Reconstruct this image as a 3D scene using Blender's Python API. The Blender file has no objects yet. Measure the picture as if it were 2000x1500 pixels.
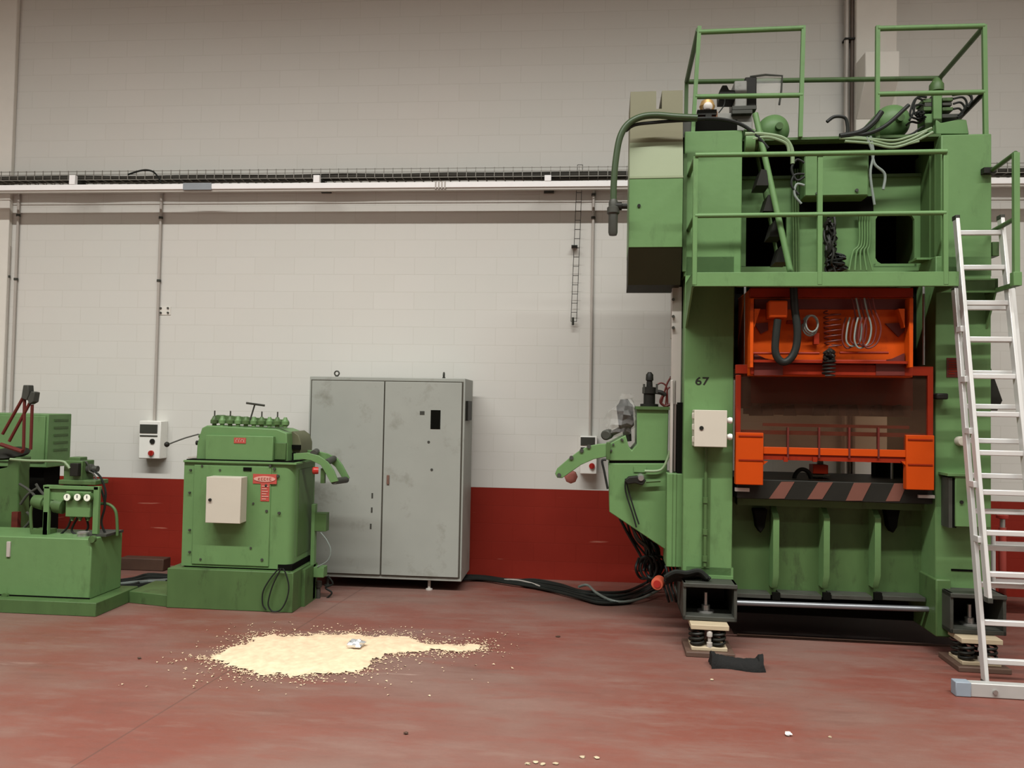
import bpy, math, random
from mathutils import Vector
random.seed(7)
S = bpy.context.scene
COL = S.collection

# ---------------------------------------------------------------- camera
F = 1500.0; H = 1.7
TH = math.atan(.0867); PI_ = math.atan(.03); RO = .018
fw = Vector((-math.sin(TH)*math.cos(PI_), math.cos(TH)*math.cos(PI_), math.sin(PI_)))
R0 = Vector((math.cos(TH), math.sin(TH), 0)); U0 = R0.cross(fw)
CR = R0*math.cos(RO) + U0*math.sin(RO); CU = U0*math.cos(RO) - R0*math.sin(RO)
cam = bpy.data.cameras.new('camera'); co = bpy.data.objects.new('camera', cam); COL.objects.link(co)
from mathutils import Matrix
m = Matrix((CR, CU, -fw)).transposed().to_4x4(); m.translation = (0, 0, H)
co.matrix_world = m
cam.sensor_width = 36; cam.lens = 36*F/2000; cam.clip_start = .05; cam.clip_end = 100
S.camera = co

# ---------------------------------------------------------------- light
S.view_settings.view_transform = 'Standard'; S.view_settings.look = 'None'
S.view_settings.gamma = 1; S.view_settings.use_curve_mapping = False
S.view_settings.exposure = 0.06
W = bpy.data.worlds.new('world'); S.world = W; W.use_nodes = True
W.node_tree.nodes['Background'].inputs[0].default_value = (.86, .93, 1, 1)
W.node_tree.nodes['Background'].inputs[1].default_value = .018
def area(name, loc, sx, sy, power, col, spread=180, rx=0):
    l = bpy.data.lights.new(name, 'AREA'); l.shape = 'RECTANGLE'; l.size = sx; l.size_y = sy
    l.energy = power; l.color = col; l.spread = math.radians(spread)
    o = bpy.data.objects.new(name, l); o.location = loc; o.rotation_euler = (math.radians(rx), 0, 0); COL.objects.link(o)
area('lamp_row', (-1.0, 0.5, 9.5), 14, .22, 1800, (1, .985, .95), 128)
area('lamp_row', (-1.0, -4.5, 9.5), 14, .3, 300, (1, .985, .95), 150)  # second unseen row, added to fill shadows and light the wall top

# ---------------------------------------------------------------- pixel -> place helper (a plane of the room, then metres)
class Fr:
    def __init__(s, deg=0.):
        s.phi = math.radians(deg); s.c = math.cos(s.phi); s.s = math.sin(s.phi)
    def ray(s, px, py):
        d = fw + CR*((px-1000)/F) - CU*((py-750)/F)
        return (d.x*s.c+d.y*s.s, -d.x*s.s+d.y*s.c, d.z)
    def P(s, px, py, Y):
        d = s.ray(px, py); t = Y/d[1]; return (d[0]*t, Y, H+d[2]*t)
    def X(s, px, py, Y): return s.P(px, py, Y)[0]
    def Z(s, px, py, Y): return s.P(px, py, Y)[2]
    def fl(s, px, py, z=0.):
        d = s.ray(px, py); t = (z-H)/d[2]; return (d[0]*t, d[1]*t, z)
    def b(s, x0, y0, x1, y1, Y, d):
        ym = (y0+y1)/2; xm = (x0+x1)/2
        return (s.X(x0, ym, Y), s.X(x1, ym, Y), Y, Y+d, s.Z(xm, y1, Y), s.Z(xm, y0, Y))
A = Fr(0); B = Fr(-2.)

# ---------------------------------------------------------------- mesh builder
class MB:
    def __init__(s): s.v = []; s.f = []
    def add(s, vs, fs):
        n = len(s.v); s.v += [tuple(v) for v in vs]; s.f += [tuple(i+n for i in f) for f in fs]; return s
    def box(s, x0, x1, y0, y1, z0, z1):
        if x0 > x1: x0, x1 = x1, x0
        if z0 > z1: z0, z1 = z1, z0
        return s.add([(x0,y0,z0),(x1,y0,z0),(x1,y1,z0),(x0,y1,z0),(x0,y0,z1),(x1,y0,z1),(x1,y1,z1),(x0,y1,z1)],
              [(0,3,2,1),(4,5,6,7),(0,1,5,4),(1,2,6,5),(2,3,7,6),(3,0,4,7)])
    def pb(s, fr, x0, y0, x1, y1, Y, d): return s.box(*fr.b(x0, y0, x1, y1, Y, d))
    def ext(s, a, b):
        n = len(a); fs = [tuple(range(n)), tuple(range(2*n-1, n-1, -1))]
        fs += [(i, n+i, n+(i+1) % n, (i+1) % n) for i in range(n)]
        return s.add(list(a)+list(b), [f[::-1] for f in fs])
    def prism(s, fr, pts, Y, d):                      # outline by pixels on plane Y, extruded back
        w = [fr.P(x, y, Y) for x, y in pts]
        area_ = sum(w[i][0]*w[(i+1) % len(w)][2]-w[(i+1) % len(w)][0]*w[i][2] for i in range(len(w)))
        if area_ > 0: w = w[::-1]
        return s.ext(w, [(x, Y+d, z) for x, _, z in w])
    def prismx(s, yz, x0, x1):
        ar = sum(yz[i][0]*yz[(i+1) % len(yz)][1]-yz[(i+1) % len(yz)][0]*yz[i][1] for i in range(len(yz)))
        if ar > 0: yz = yz[::-1]
        if x0 > x1: x0, x1 = x1, x0
        return s.ext([(x0, y, z) for y, z in yz][::-1], [(x1, y, z) for y, z in yz][::-1])
    def prismz(s, xy, z0, z1):
        ar = sum(xy[i][0]*xy[(i+1) % len(xy)][1]-xy[(i+1) % len(xy)][0]*xy[i][1] for i in range(len(xy)))
        if ar < 0: xy = xy[::-1]
        return s.ext([(x, y, z0) for x, y in xy], [(x, y, z1) for x, y in xy])
    def cyl(s, a, b, r, r2=None, n=20):
        a = Vector(a); b = Vector(b); r2 = r if r2 is None else r2
        t = (b-a).normalized(); u = t.orthogonal().normalized(); w = t.cross(u)
        vs = []
        for p, q in ((a, r), (b, r2)):
            for i in range(n):
                g = 2*math.pi*i/n; vs.append(p+(u*math.cos(g)+w*math.sin(g))*q)
        fs = [(i, (i+1) % n, n+(i+1) % n, n+i) for i in range(n)]+[tuple(range(n-1, -1, -1)), tuple(range(n, 2*n))]
        return s.add(vs, fs)
    def lathe(s, a, axis, prof, n=28):                # prof: (distance along axis, radius)
        a = Vector(a); t = Vector(axis).normalized(); u = t.orthogonal().normalized(); w = t.cross(u); vs = []
        for h, r in prof:
            for i in range(n):
                g = 2*math.pi*i/n; vs.append(a+t*h+(u*math.cos(g)+w*math.sin(g))*max(r, 1e-4))
        fs = [(k*n+i, k*n+(i+1) % n, (k+1)*n+(i+1) % n, (k+1)*n+i) for k in range(len(prof)-1) for i in range(n)]
        fs += [tuple(range(n-1, -1, -1)), tuple(range((len(prof)-1)*n, len(prof)*n))]
        return s.add(vs, fs)
    def tube(s, pts, r, n=8, smooth=True, sub=6, close=False):
        P = [Vector(p) for p in pts]
        if smooth and len(P) > 2:
            Q = []; m_ = len(P)
            rng = range(m_ if close else m_-1)
            for i in rng:
                g = (lambda k: P[k % m_]) if close else (lambda k: P[max(0, min(m_-1, k))])
                p0, p1, p2, p3 = g(i-1), g(i), g(i+1), g(i+2)
                for k in range(sub):
                    t = k/sub
                    Q.append(.5*((2*p1)+(p2-p0)*t+(2*p0-5*p1+4*p2-p3)*t*t+(3*p1-p0-3*p2+p3)*t**3))
            if not close: Q.append(P[-1])
            P = Q
        vs = []; u = None
        for i, p in enumerate(P):
            if close: t = (P[(i+1) % len(P)]-P[i-1])
            else: t = P[min(i+1, len(P)-1)]-P[max(i-1, 0)]
            if t.length < 1e-9: t = Vector((0, 0, 1))
            t.normalize()
            if u is None: u = t.orthogonal().normalized()
            u = (u-t*u.dot(t))
            u = u.normalized() if u.length > 1e-6 else t.orthogonal().normalized()
            w = t.cross(u)
            for k in range(n):
                g = 2*math.pi*k/n; vs.append(p+(u*math.cos(g)+w*math.sin(g))*r)
        L = len(P); fs = []
        for i in range(L if close else L-1):
            j = (i+1) % L
            fs += [(i*n+k, i*n+(k+1) % n, j*n+(k+1) % n, j*n+k) for k in range(n)]
        if not close: fs += [tuple(range(n-1, -1, -1)), tuple(range((L-1)*n, L*n))]
        return s.add(vs, fs)
    def ball(s, c, r, sx=1, sy=1, sz=1, n=16, m_=10):
        c = Vector(c); vs = [c+Vector((0, 0, r*sz))]
        for j in range(1, m_):
            a = math.pi*j/m_
            for i in range(n):
                g = 2*math.pi*i/n; vs.append(c+Vector((r*sx*math.sin(a)*math.cos(g), r*sy*math.sin(a)*math.sin(g), r*sz*math.cos(a))))
        vs.append(c-Vector((0, 0, r*sz))); L = len(vs)-1
        fs = [(0, 1+i, 1+(i+1) % n) for i in range(n)]
        for j in range(m_-2): fs += [(1+j*n+i, 1+(j+1)*n+i, 1+(j+1)*n+(i+1) % n, 1+j*n+(i+1) % n) for i in range(n)]
        fs += [(L, 1+(m_-2)*n+(i+1) % n, 1+(m_-2)*n+i) for i in range(n)]
        return s.add(vs, fs)
    def coil(s, a, b, R, r, turns, n=6, seg=14):
        a = Vector(a); b = Vector(b); t = (b-a); L = t.length; t.normalize(); u = t.orthogonal().normalized(); w = t.cross(u)
        N = int(turns*seg); pts = []
        for i in range(N+1):
            g = 2*math.pi*turns*i/N; pts.append(a+t*L*i/N+(u*math.cos(g)+w*math.sin(g))*R)
        return s.tube(pts, r, n, smooth=False)

INFO = {}
def link(o, parent, fr, loc):
    COL.objects.link(o)
    if parent: o.parent = parent
    else:
        w = (loc[0]*fr.c-loc[1]*fr.s, loc[0]*fr.s+loc[1]*fr.c, loc[2])
        o.location = w; o.rotation_euler = (0, 0, fr.phi)
    INFO[o.name] = (fr, Vector(loc))
def props(o, label=None, cat=None, group=None, kind=None):
    for k, v in (('label', label), ('category', cat), ('group', group), ('kind', kind)):
        if v: o[k] = v
    return o
def thing(name, label, cat, fr, loc, group=None):
    o = bpy.data.objects.new(name, None); o.empty_display_size = .1
    link(o, None, fr, loc); return props(o, label, cat, group)
def obj(name, mb, mat, parent=None, fr=A, loc=None, bev=0, label=None, cat=None, group=None, kind=None, ang=38):
    if parent: fr, loc = INFO[parent.name]
    elif loc is None:
        xs = [v[0] for v in mb.v]; ys = [v[1] for v in mb.v]; zs = [v[2] for v in mb.v]
        loc = ((min(xs)+max(xs))/2, (min(ys)+max(ys))/2, min(zs))
    L = Vector(loc); me = bpy.data.meshes.new(name)
    me.from_pydata([tuple(Vector(v)-L) for v in mb.v], [], mb.f); me.update()
    for mm in (mat if isinstance(mat, (list, tuple)) else [mat]): me.materials.append(mm)
    me.polygons.foreach_set('use_smooth', [True]*len(me.polygons))
    me.set_sharp_from_angle(angle=math.radians(ang))
    o = bpy.data.objects.new(name, me); link(o, parent, fr, loc)
    if bev:
        b = o.modifiers.new('bevel', 'BEVEL'); b.width = bev; b.segments = 2; b.limit_method = 'ANGLE'; b.angle_limit = math.radians(40)
    return props(o, label, cat, group, kind)
def text(name, s, fr, px, py, Y, hpx, mat, parent, sx=1., ex=.0015, shear=0):
    c = bpy.data.curves.new(name, 'FONT'); c.body = s; c.align_x = 'CENTER'; c.align_y = 'CENTER'; c.extrude = ex
    zc = fr.Z(px, py-hpx/2, Y)-fr.Z(px, py+hpx/2, Y); c.size = zc/.70; c.offset = .001
    t = bpy.data.objects.new('tmp', c); COL.objects.link(t)
    bpy.context.view_layer.update()
    me0 = bpy.data.meshes.new_from_object(t); P = fr.P(px, py, Y); mb = MB()
    mb.add([(P[0]+v.co.x*sx, P[1]-v.co.z, P[2]+v.co.y) for v in me0.vertices], [tuple(p.vertices) for p in me0.polygons])
    bpy.data.objects.remove(t); bpy.data.meshes.remove(me0)
    return obj(name, mb, mat, parent)

# ---------------------------------------------------------------- materials
def srgb(r, g, b):
    f = lambda c: (c/255/12.92) if c/255 <= .04045 else ((c/255+.055)/1.055)**2.4
    return (f(r), f(g), f(b), 1)
def mat(name, c, rough=.5, metal=0., var=.12, scale=6., dirt=None, dirt_amt=0., dscale=9., stretch=(1, 1, 1), bump=0., bscale=60., spec=.4):
    m_ = bpy.data.materials.new(name); m_.use_nodes = True; nt = m_.node_tree; N = nt.nodes; L = nt.links
    b = N['Principled BSDF']; b.inputs['Roughness'].default_value = rough; b.inputs['Metallic'].default_value = metal
    b.inputs['Specular IOR Level'].default_value = spec
    tc = N.new('ShaderNodeTexCoord'); mp = N.new('ShaderNodeMapping'); mp.inputs['Scale'].default_value = stretch
    L.new(tc.outputs['Object'], mp.inputs[0])
    n1 = N.new('ShaderNodeTexNoise'); n1.inputs['Scale'].default_value = scale; n1.inputs['Detail'].default_value = 5
    L.new(mp.outputs[0], n1.inputs[0])
    mx = N.new('ShaderNodeMix'); mx.data_type = 'RGBA'
    mx.inputs[6].default_value = tuple(v*(1-var) for v in c[:3])+(1,); mx.inputs[7].default_value = tuple(min(1, v*(1+var)) for v in c[:3])+(1,)
    L.new(n1.outputs[0], mx.inputs[0]); out = mx.outputs[2]
    if dirt:
        n2 = N.new('ShaderNodeTexNoise'); n2.inputs['Scale'].default_value = dscale; n2.inputs['Detail'].default_value = 8; n2.inputs['Roughness'].default_value = .7
        L.new(mp.outputs[0], n2.inputs[0])
        rp = N.new('ShaderNodeMapRange'); rp.inputs[1].default_value = .56; rp.inputs[2].default_value = .74; rp.inputs[4].default_value = dirt_amt
        L.new(n2.outputs[0], rp.inputs[0])
        m2 = N.new('ShaderNodeMix'); m2.data_type = 'RGBA'; L.new(rp.outputs[0], m2.inputs[0]); L.new(out, m2.inputs[6]); m2.inputs[7].default_value = dirt
        out = m2.outputs[2]
    L.new(out, b.inputs['Base Color'])
    if bump:
        n3 = N.new('ShaderNodeTexNoise'); n3.inputs['Scale'].default_value = bscale; L.new(tc.outputs['Object'], n3.inputs[0])
        bp = N.new('ShaderNodeBump'); bp.inputs['Strength'].default_value = bump; bp.inputs['Distance'].default_value = .01
        L.new(n3.outputs[0], bp.inputs['Height']); L.new(bp.outputs[0], b.inputs['Normal'])
    return m_
GRIME = (.02, .022, .012, 1)
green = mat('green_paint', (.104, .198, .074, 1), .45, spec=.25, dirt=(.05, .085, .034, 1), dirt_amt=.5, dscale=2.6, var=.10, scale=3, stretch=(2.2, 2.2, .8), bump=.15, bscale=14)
greend = mat('dark_grimy_green', (.06, .112, .038, 1), .45, spec=.25, dirt=GRIME, dirt_amt=.8, dscale=3, var=.22, scale=4, stretch=(2, 2, .8))  # darker green with grime, on side, rear and recessed parts too
olive = mat('olive_top', (.115, .108, .05, 1), .5, var=.06)  # browner, darker tone of the belt guard's top panel
sage = mat('lit_sage_green', (.215, .255, .15, 1), .5, var=.05)  # paler green for the guard slope that catches the light
brownd = mat('shade_and_bracket_brown', (.016, .014, .005, 1), .6, spec=.15)
cream = mat('cream_enamel', (.45, .42, .35, 1), .4, var=.04)
white = mat('white_plastic', (.72, .72, .67, 1), .4, var=.03)
whitem = mat('white_trunking', (.9, .9, .89, 1), .3, var=.03)
black = mat('black_rubber', (.012, .012, .011, 1), .5, var=.3)
blackm = mat('black_metal', (.014, .014, .011, 1), .5, var=.3, spec=.18)
void = mat('shade_and_black', (.004, .004, .003, 1), .9, spec=.05)  # near-black for shaded gaps and recesses, and for some black parts
dgrey = mat('dark_grey_metal', (.05, .052, .043, 1), .5, .2, spec=.25, var=.25, dirt=GRIME, dirt_amt=.6)
steel = mat('bare_steel', (.42, .42, .40, 1), .35, .8, var=.15)
zinc = mat('zinc_conduit', (.42, .39, .35, 1), .45, .2, var=.06)
alu = mat('ladder_aluminium', (.58, .58, .56, 1), .4, .3, var=.05)
wire = mat('wire_mesh_zinc', (.26, .25, .22, 1), .5, .4)
cable = mat('black_cable', (.012, .014, .012, 1), .5, spec=.2, var=.4)
cableg = mat('grey_cable', (.16, .19, .17, 1), .45, var=.2)
hose = mat('pale_green_hose', (.17, .24, .13, 1), .45, var=.1)
greybox = mat('worn_grey_paint', (.27, .285, .255, 1), .5, dirt=(.15, .15, .12, 1), dirt_amt=.7, dscale=3.2, var=.10, scale=3)
orange = mat('orange_paint', (.44, .056, .002, 1), .5, spec=.15, dirt=(.12, .014, .006, 1), dirt_amt=.9, dscale=4, var=.22)
orangec = mat('clean_orange_paint', (.40, .046, .002, 1), .5, spec=.15, var=.06)
redo = mat('dull_and_shaded_red', (.20, .016, .004, 1), .5, spec=.15, dirt=(.1, .01, .006, 1), dirt_amt=.6)  # dull red, also the orange press parts where they lie in shade
redp = mat('red_plastic', (.33, .02, .014, 1), .35, var=.1)
redpale = mat('faded_red_sign', (.36, .06, .045, 1), .45, var=.1)
pink = mat('pale_pink_print', (.50, .27, .22, 1), .5)
redd = mat('dark_and_shaded_red', (.085, .009, .005, 1), .55, var=.3)  # dark red parts, and orange parts darkened where shade falls
woodm = mat('pale_timber', (.40, .33, .22, 1), .6, var=.15, stretch=(2, 20, 20))
brown = mat('brown_pad', (.085, .05, .035, 1), .6, var=.3)
timber = mat('dark_timber', (.06, .03, .018, 1), .7, var=.4)
gaugew = mat('gauge_dial', (.7, .74, .62, 1), .3)
copper = mat('copper_fitting', (.6, .32, .2, 1), .35, .6)
concrete = mat('white_painted_concrete', (.66, .64, .58, 1), .7, var=.05)
foil = mat('crumpled_foil', (.75, .78, .8, 1), .25, .7, var=.2)
sawm = mat('sawdust', (.60, .45, .30, 1), .9, var=.3, scale=22)
motorg = mat('grey_motor', (.20, .20, .18, 1), .5, .2, var=.2, dirt=GRIME, dirt_amt=.7)
def clear(name, tint, gl=.12):
    m_ = bpy.data.materials.new(name); m_.use_nodes = True; nt = m_.node_tree; N = nt.nodes; L = nt.links
    N.remove(N['Principled BSDF']); o = N['Material Output']
    t = N.new('ShaderNodeBsdfTransparent'); t.inputs[0].default_value = tint
    g = N.new('ShaderNodeBsdfPrincipled'); g.inputs['Base Color'].default_value = (.16, .09, .06, 1); g.inputs['Roughness'].default_value = .35
    n = N.new('ShaderNodeTexNoise'); n.inputs['Scale'].default_value = 5; tc = N.new('ShaderNodeTexCoord'); L.new(tc.outputs['Object'], n.inputs[0])
    r = N.new('ShaderNodeMapRange'); r.inputs[3].default_value = gl*.5; r.inputs[4].default_value = gl*1.5; L.new(n.outputs[0], r.inputs[0])
    mx = N.new('ShaderNodeMixShader'); L.new(r.outputs[0], mx.inputs[0]); L.new(t.outputs[0], mx.inputs[1]); L.new(g.outputs[0], mx.inputs[2]); L.new(mx.outputs[0], o.inputs[0])
    return m_
plexi = clear('dirty_acrylic', (.74, .64, .54, 1), .13)
film = clear('clear_plastic_film', (.93, .93, .92, 1), .13)
film.node_tree.nodes['Principled BSDF'].inputs['Base Color'].default_value = (.75, .75, .72, 1)

def wallmat():
    m_ = bpy.data.materials.new('painted_blockwork'); m_.use_nodes = True; nt = m_.node_tree; N = nt.nodes; L = nt.links
    b = N['Principled BSDF']; b.inputs['Roughness'].default_value = .6; b.inputs['Specular IOR Level'].default_value = .15
    tc = N.new('ShaderNodeTexCoord'); mp = N.new('ShaderNodeMapping'); mp.inputs['Rotation'].default_value = (math.radians(90), 0, 0)
    L.new(tc.outputs['Object'], mp.inputs[0])
    sx = N.new('ShaderNodeSeparateXYZ'); L.new(tc.outputs['Object'], sx.inputs[0])
    cb = N.new('ShaderNodeCombineXYZ'); L.new(sx.outputs[0], cb.inputs[0]); L.new(sx.outputs[2], cb.inputs[1])
    br = N.new('ShaderNodeTexBrick'); L.new(cb.outputs[0], br.inputs[0]); br.inputs['Scale'].default_value = 1
    br.inputs['Brick Width'].default_value = .42; br.inputs['Row Height'].default_value = .178; br.inputs['Mortar Size'].default_value = .004; br.inputs['Mortar Smooth'].default_value = .6
    br.inputs['Color1'].default_value = (1, 1, 1, 1); br.inputs['Color2'].default_value = (.975, .975, .97, 1); br.inputs['Mortar'].default_value = (.89, .885, .87, 1)
    # white paint with faint warm / cool patches
    n = N.new('ShaderNodeTexNoise'); n.inputs['Scale'].default_value = .9; n.inputs['Detail'].default_value = 3; L.new(tc.outputs['Object'], n.inputs[0])
    w = N.new('ShaderNodeMix'); w.data_type = 'RGBA'; w.inputs[6].default_value = (.575, .585, .545, 1); w.inputs[7].default_value = (.60, .58, .535, 1); L.new(n.outputs[0], w.inputs[0])
    n2 = N.new('ShaderNodeTexNoise'); n2.inputs['Scale'].default_value = 2.2; n2.inputs['Detail'].default_value = 6; L.new(tc.outputs['Object'], n2.inputs[0])
    r = N.new('ShaderNodeMix'); r.data_type = 'RGBA'; r.inputs[6].default_value = (.17, .014, .008, 1); r.inputs[7].default_value = (.25, .022, .012, 1); L.new(n2.outputs[0], r.inputs[0])
    # pale scuffs low on the red band
    mp2 = N.new('ShaderNodeMapping'); mp2.inputs['Scale'].default_value = (1.2, 1, 14); L.new(tc.outputs['Object'], mp2.inputs[0])
    n3 = N.new('ShaderNodeTexNoise'); n3.inputs['Scale'].default_value = 1.6; n3.inputs['Detail'].default_value = 5; L.new(mp2.outputs[0], n3.inputs[0])
    sc = N.new('ShaderNodeMapRange'); sc.inputs[1].default_value = .66; sc.inputs[2].default_value = .74; sc.inputs[4].default_value = .5; L.new(n3.outputs[0], sc.inputs[0])
    rs = N.new('ShaderNodeMix'); rs.data_type = 'RGBA'; L.new(sc.outputs[0], rs.inputs[0]); L.new(r.outputs[2], rs.inputs[6]); rs.inputs[7].default_value = (.55, .25, .18, 1)
    st = N.new('ShaderNodeMath'); st.operation = 'GREATER_THAN'; L.new(sx.outputs[2], st.inputs[0]); st.inputs[1].default_value = .892
    mx = N.new('ShaderNodeMix'); mx.data_type = 'RGBA'; L.new(st.outputs[0], mx.inputs[0]); L.new(rs.outputs[2], mx.inputs[6]); L.new(w.outputs[2], mx.inputs[7])
    mu = N.new('ShaderNodeMix'); mu.data_type = 'RGBA'; mu.blend_type = 'MULTIPLY'; mu.inputs[0].default_value = .8; L.new(mx.outputs[2], mu.inputs[6]); L.new(br.outputs[0], mu.inputs[7])
    L.new(mu.outputs[2], b.inputs['Base Color'])
    bp = N.new('ShaderNodeBump'); bp.inputs['Strength'].default_value = .22; bp.inputs['Distance'].default_value = .003; bp.invert = True
    L.new(br.outputs['Fac'], bp.inputs['Height']); L.new(bp.outputs[0], b.inputs['Normal'])
    return m_
def floormat():
    m_ = bpy.data.materials.new('worn_red_floor_paint'); m_.use_nodes = True; nt = m_.node_tree; N = nt.nodes; L = nt.links
    b = N['Principled BSDF']; b.inputs['Specular IOR Level'].default_value = .3
    tc = N.new('ShaderNodeTexCoord')
    def noise(sc, det, st, ro=.5):
        mp = N.new('ShaderNodeMapping'); mp.inputs['Scale'].default_value = st; L.new(tc.outputs['Object'], mp.inputs[0])
        n = N.new('ShaderNodeTexNoise'); n.inputs['Scale'].default_value = sc; n.inputs['Detail'].default_value = det; n.inputs['Roughness'].default_value = ro; L.new(mp.outputs[0], n.inputs[0]); return n.outputs[0]
    def ramp(src, a, b_, lo=0, hi=1):
        r = N.new('ShaderNodeMapRange'); r.inputs[1].default_value = a; r.inputs[2].default_value = b_; r.inputs[3].default_value = lo; r.inputs[4].default_value = hi; L.new(src, r.inputs[0]); return r.outputs[0]
    def mix(f, c1, c2):
        mx = N.new('ShaderNodeMix'); mx.data_type = 'RGBA'
        if isinstance(f, float): mx.inputs[0].default_value = f
        else: L.new(f, mx.inputs[0])
        for k, c in ((6, c1), (7, c2)):
            if isinstance(c, tuple): mx.inputs[k].default_value = c
            else: L.new(c, mx.inputs[k])
        return mx.outputs[2]
    sx = N.new('ShaderNodeSeparateXYZ'); L.new(tc.outputs['Object'], sx.inputs[0])
    big = noise(.5, 4, (1, 1.3, 1)); streak = noise(1.1, 7, (1, 3.2, 1), .65); fine = noise(9, 8, (1, 1.8, 1), .7)
    ad = N.new('ShaderNodeMath'); ad.operation = 'MULTIPLY_ADD'; L.new(ramp(sx.outputs[0], -4, 3, -.06, .07), ad.inputs[0]); ad.inputs[1].default_value = 1; L.new(big, ad.inputs[2])
    c = mix(ramp(ad.outputs[0], .42, .58), (.165, .093, .075, 1), (.158, .051, .037, 1))
    c = mix(ramp(streak, .50, .68, 0, .8), c, (.18, .105, .086, 1))
    c = mix(ramp(streak, .28, .44, .6, 0), c, (.11, .046, .035, 1))
    c = mix(ramp(fine, .35, .7, 0, .3), c, (.12, .075, .06, 1))
    mid = noise(2.6, 6, (.6, 2.4, 1), .6)
    c = mix(ramp(mid, .52, .66, 0, .6), c, (.165, .056, .041, 1))
    c = mix(ramp(mid, .30, .42, .45, 0), c, (.19, .123, .10, 1))
    sc = noise(1.3, 6, (.5, 5, 1), .7)
    c = mix(ramp(sc, .66, .74, 0, .55), c, (.34, .25, .21, 1))
    # expansion joint
    j = A.fl(150, 1493); j2 = A.fl(405, 1336)
    dx, dy = j2[0]-j[0], j2[1]-j[1]; ln = math.hypot(dx, dy); nx, ny = -dy/ln, dx/ln; off = nx*j[0]+ny*j[1]
    d1 = N.new('ShaderNodeMath'); d1.operation = 'MULTIPLY'; L.new(sx.outputs[0], d1.inputs[0]); d1.inputs[1].default_value = nx
    d2 = N.new('ShaderNodeMath'); d2.operation = 'MULTIPLY_ADD'; L.new(sx.outputs[1], d2.inputs[0]); d2.inputs[1].default_value = ny; L.new(d1.outputs[0], d2.inputs[2])
    d3 = N.new('ShaderNodeMath'); d3.operation = 'SUBTRACT'; L.new(d2.outputs[0], d3.inputs[0]); d3.inputs[1].default_value = off
    d4 = N.new('ShaderNodeMath'); d4.operation = 'ABSOLUTE'; L.new(d3.outputs[0], d4.inputs[0])
    c = mix(ramp(d4.outputs[0], .003, .007, .55, 0), c, (.07, .04, .032, 1))
    L.new(c, b.inputs['Base Color']); L.new(ramp(fine, .3, .7, .38, .62), b.inputs['Roughness'])
    bp = N.new('ShaderNodeBump'); bp.inputs['Strength'].default_value = .12; bp.inputs['Distance'].default_value = .01; L.new(streak, bp.inputs['Height']); L.new(bp.outputs[0], b.inputs['Normal'])
    return m_

# ---------------------------------------------------------------- room
WY = 7.66
obj('floor', MB().box(-9, 6.5, -6, WY, -.12, 0), floormat(), loc=(0, 0, 0), kind='structure')
obj('wall_back', MB().box(-9, 6.5, WY, WY+.25, -.12, 10), wallmat(), loc=(0, WY, 0), kind='structure')
obj('wall_left', MB().box(-9.2, -9, -6, WY+.25, -.12, 10), concrete, kind='structure')
obj('wall_right', MB().box(6.5, 6.7, -6, WY+.25, -.12, 10), concrete, kind='structure')
obj('ceiling', MB().box(-9.2, 6.7, -6, WY+.25, 10, 10.15), mat('ceiling_paint', (.25, .25, .24, 1), .8), kind='structure')
# concrete pillars against the wall
x0 = A.X(1672, 150, WY-.12); x1 = A.X(1752, 150, WY-.12)
obj('trim_1', MB().box(x0, x1, WY-.12, WY, 0, 10), concrete, kind='structure', bev=.01)
p = A.b(1690, 100, 1757, 152, WY-.36, .24)
mb = MB().prismx([(WY-.36, p[4]), (WY-.36, p[5]), (WY-.12, p[5]), (WY-.12, p[4]-.30)], p[0], p[1])
obj('trim_2', mb, concrete, kind='structure', bev=.008)
xl = A.X(19, 400, WY-.05)
obj('trim_3', MB().box(xl-.6, xl, WY-.05, WY, 0, 10), concrete, kind='structure', bev=.008)
# thin white cap line on top of the red band is paint; nothing to build

# ---------------------------------------------------------------- wall services
YR0 = 7.34
ZT = A.Z(600, 357, YR0); ZB = A.Z(600, 368, YR0)
t = thing('busbar_trunking', 'long white busbar trunking running along the wall below the wire cable tray', 'trunking', A, (0, YR0, ZB))
obj('housing', MB().box(-9, 6.5, YR0, YR0+.07, ZB, ZT), whitem, t, bev=.004)
obj('lower_rail', MB().box(-9, 6.5, YR0+.012, YR0+.05, ZB-.022, ZB), zinc, t)
x0 = A.X(358, 362, YR0); x1 = A.X(413, 362, YR0)
obj('joint_cover', MB().box(x0, x1, YR0-.006, YR0+.075, ZB-.006, ZT+.006), mat('blue_grey_cover', (.26, .29, .31, 1), .5), t, label='blue-grey joint cover')
for k in range(4):
    xx = A.X(851+k*6, 366, YR0); obj('clip', MB().box(xx-.006, xx+.006, YR0-.006, YR0+.01, ZB-.012, ZT+.006), zinc, t)
YT0 = 7.42
Z0 = A.Z(600, 348, YT0); Z1 = A.Z(600, 331, YT0); t = thing('cable_tray', 'wire basket cable tray along the wall above the white trunking', 'cable tray', A, (0, 7.4, Z0))
mb = MB(); ws = .003
for yy, zz in ((YT0, Z1), (YT0, (Z0+Z1)/2+.01), (YT0, Z0), (YT0+.1, Z0), (YT0+.18, Z0), (YT0+.18, Z1)):
    mb.box(-9, 6.5, yy-ws, yy+ws, zz-ws, zz+ws)
xx = -8.95
while xx < 6.45:
    mb.box(xx-ws, xx+ws, YT0-ws, YT0+ws, Z0, Z1+.008); mb.box(xx-ws, xx+ws, YT0, YT0+.18, Z0-ws, Z0+ws); mb.box(xx-ws, xx+ws, YT0+.18-ws, YT0+.18+ws, Z0, Z1); xx += .092
obj('basket', mb, wire, t)
tcm = mat('tray_cable_grey', (.035, .033, .026, 1), .55)
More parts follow.
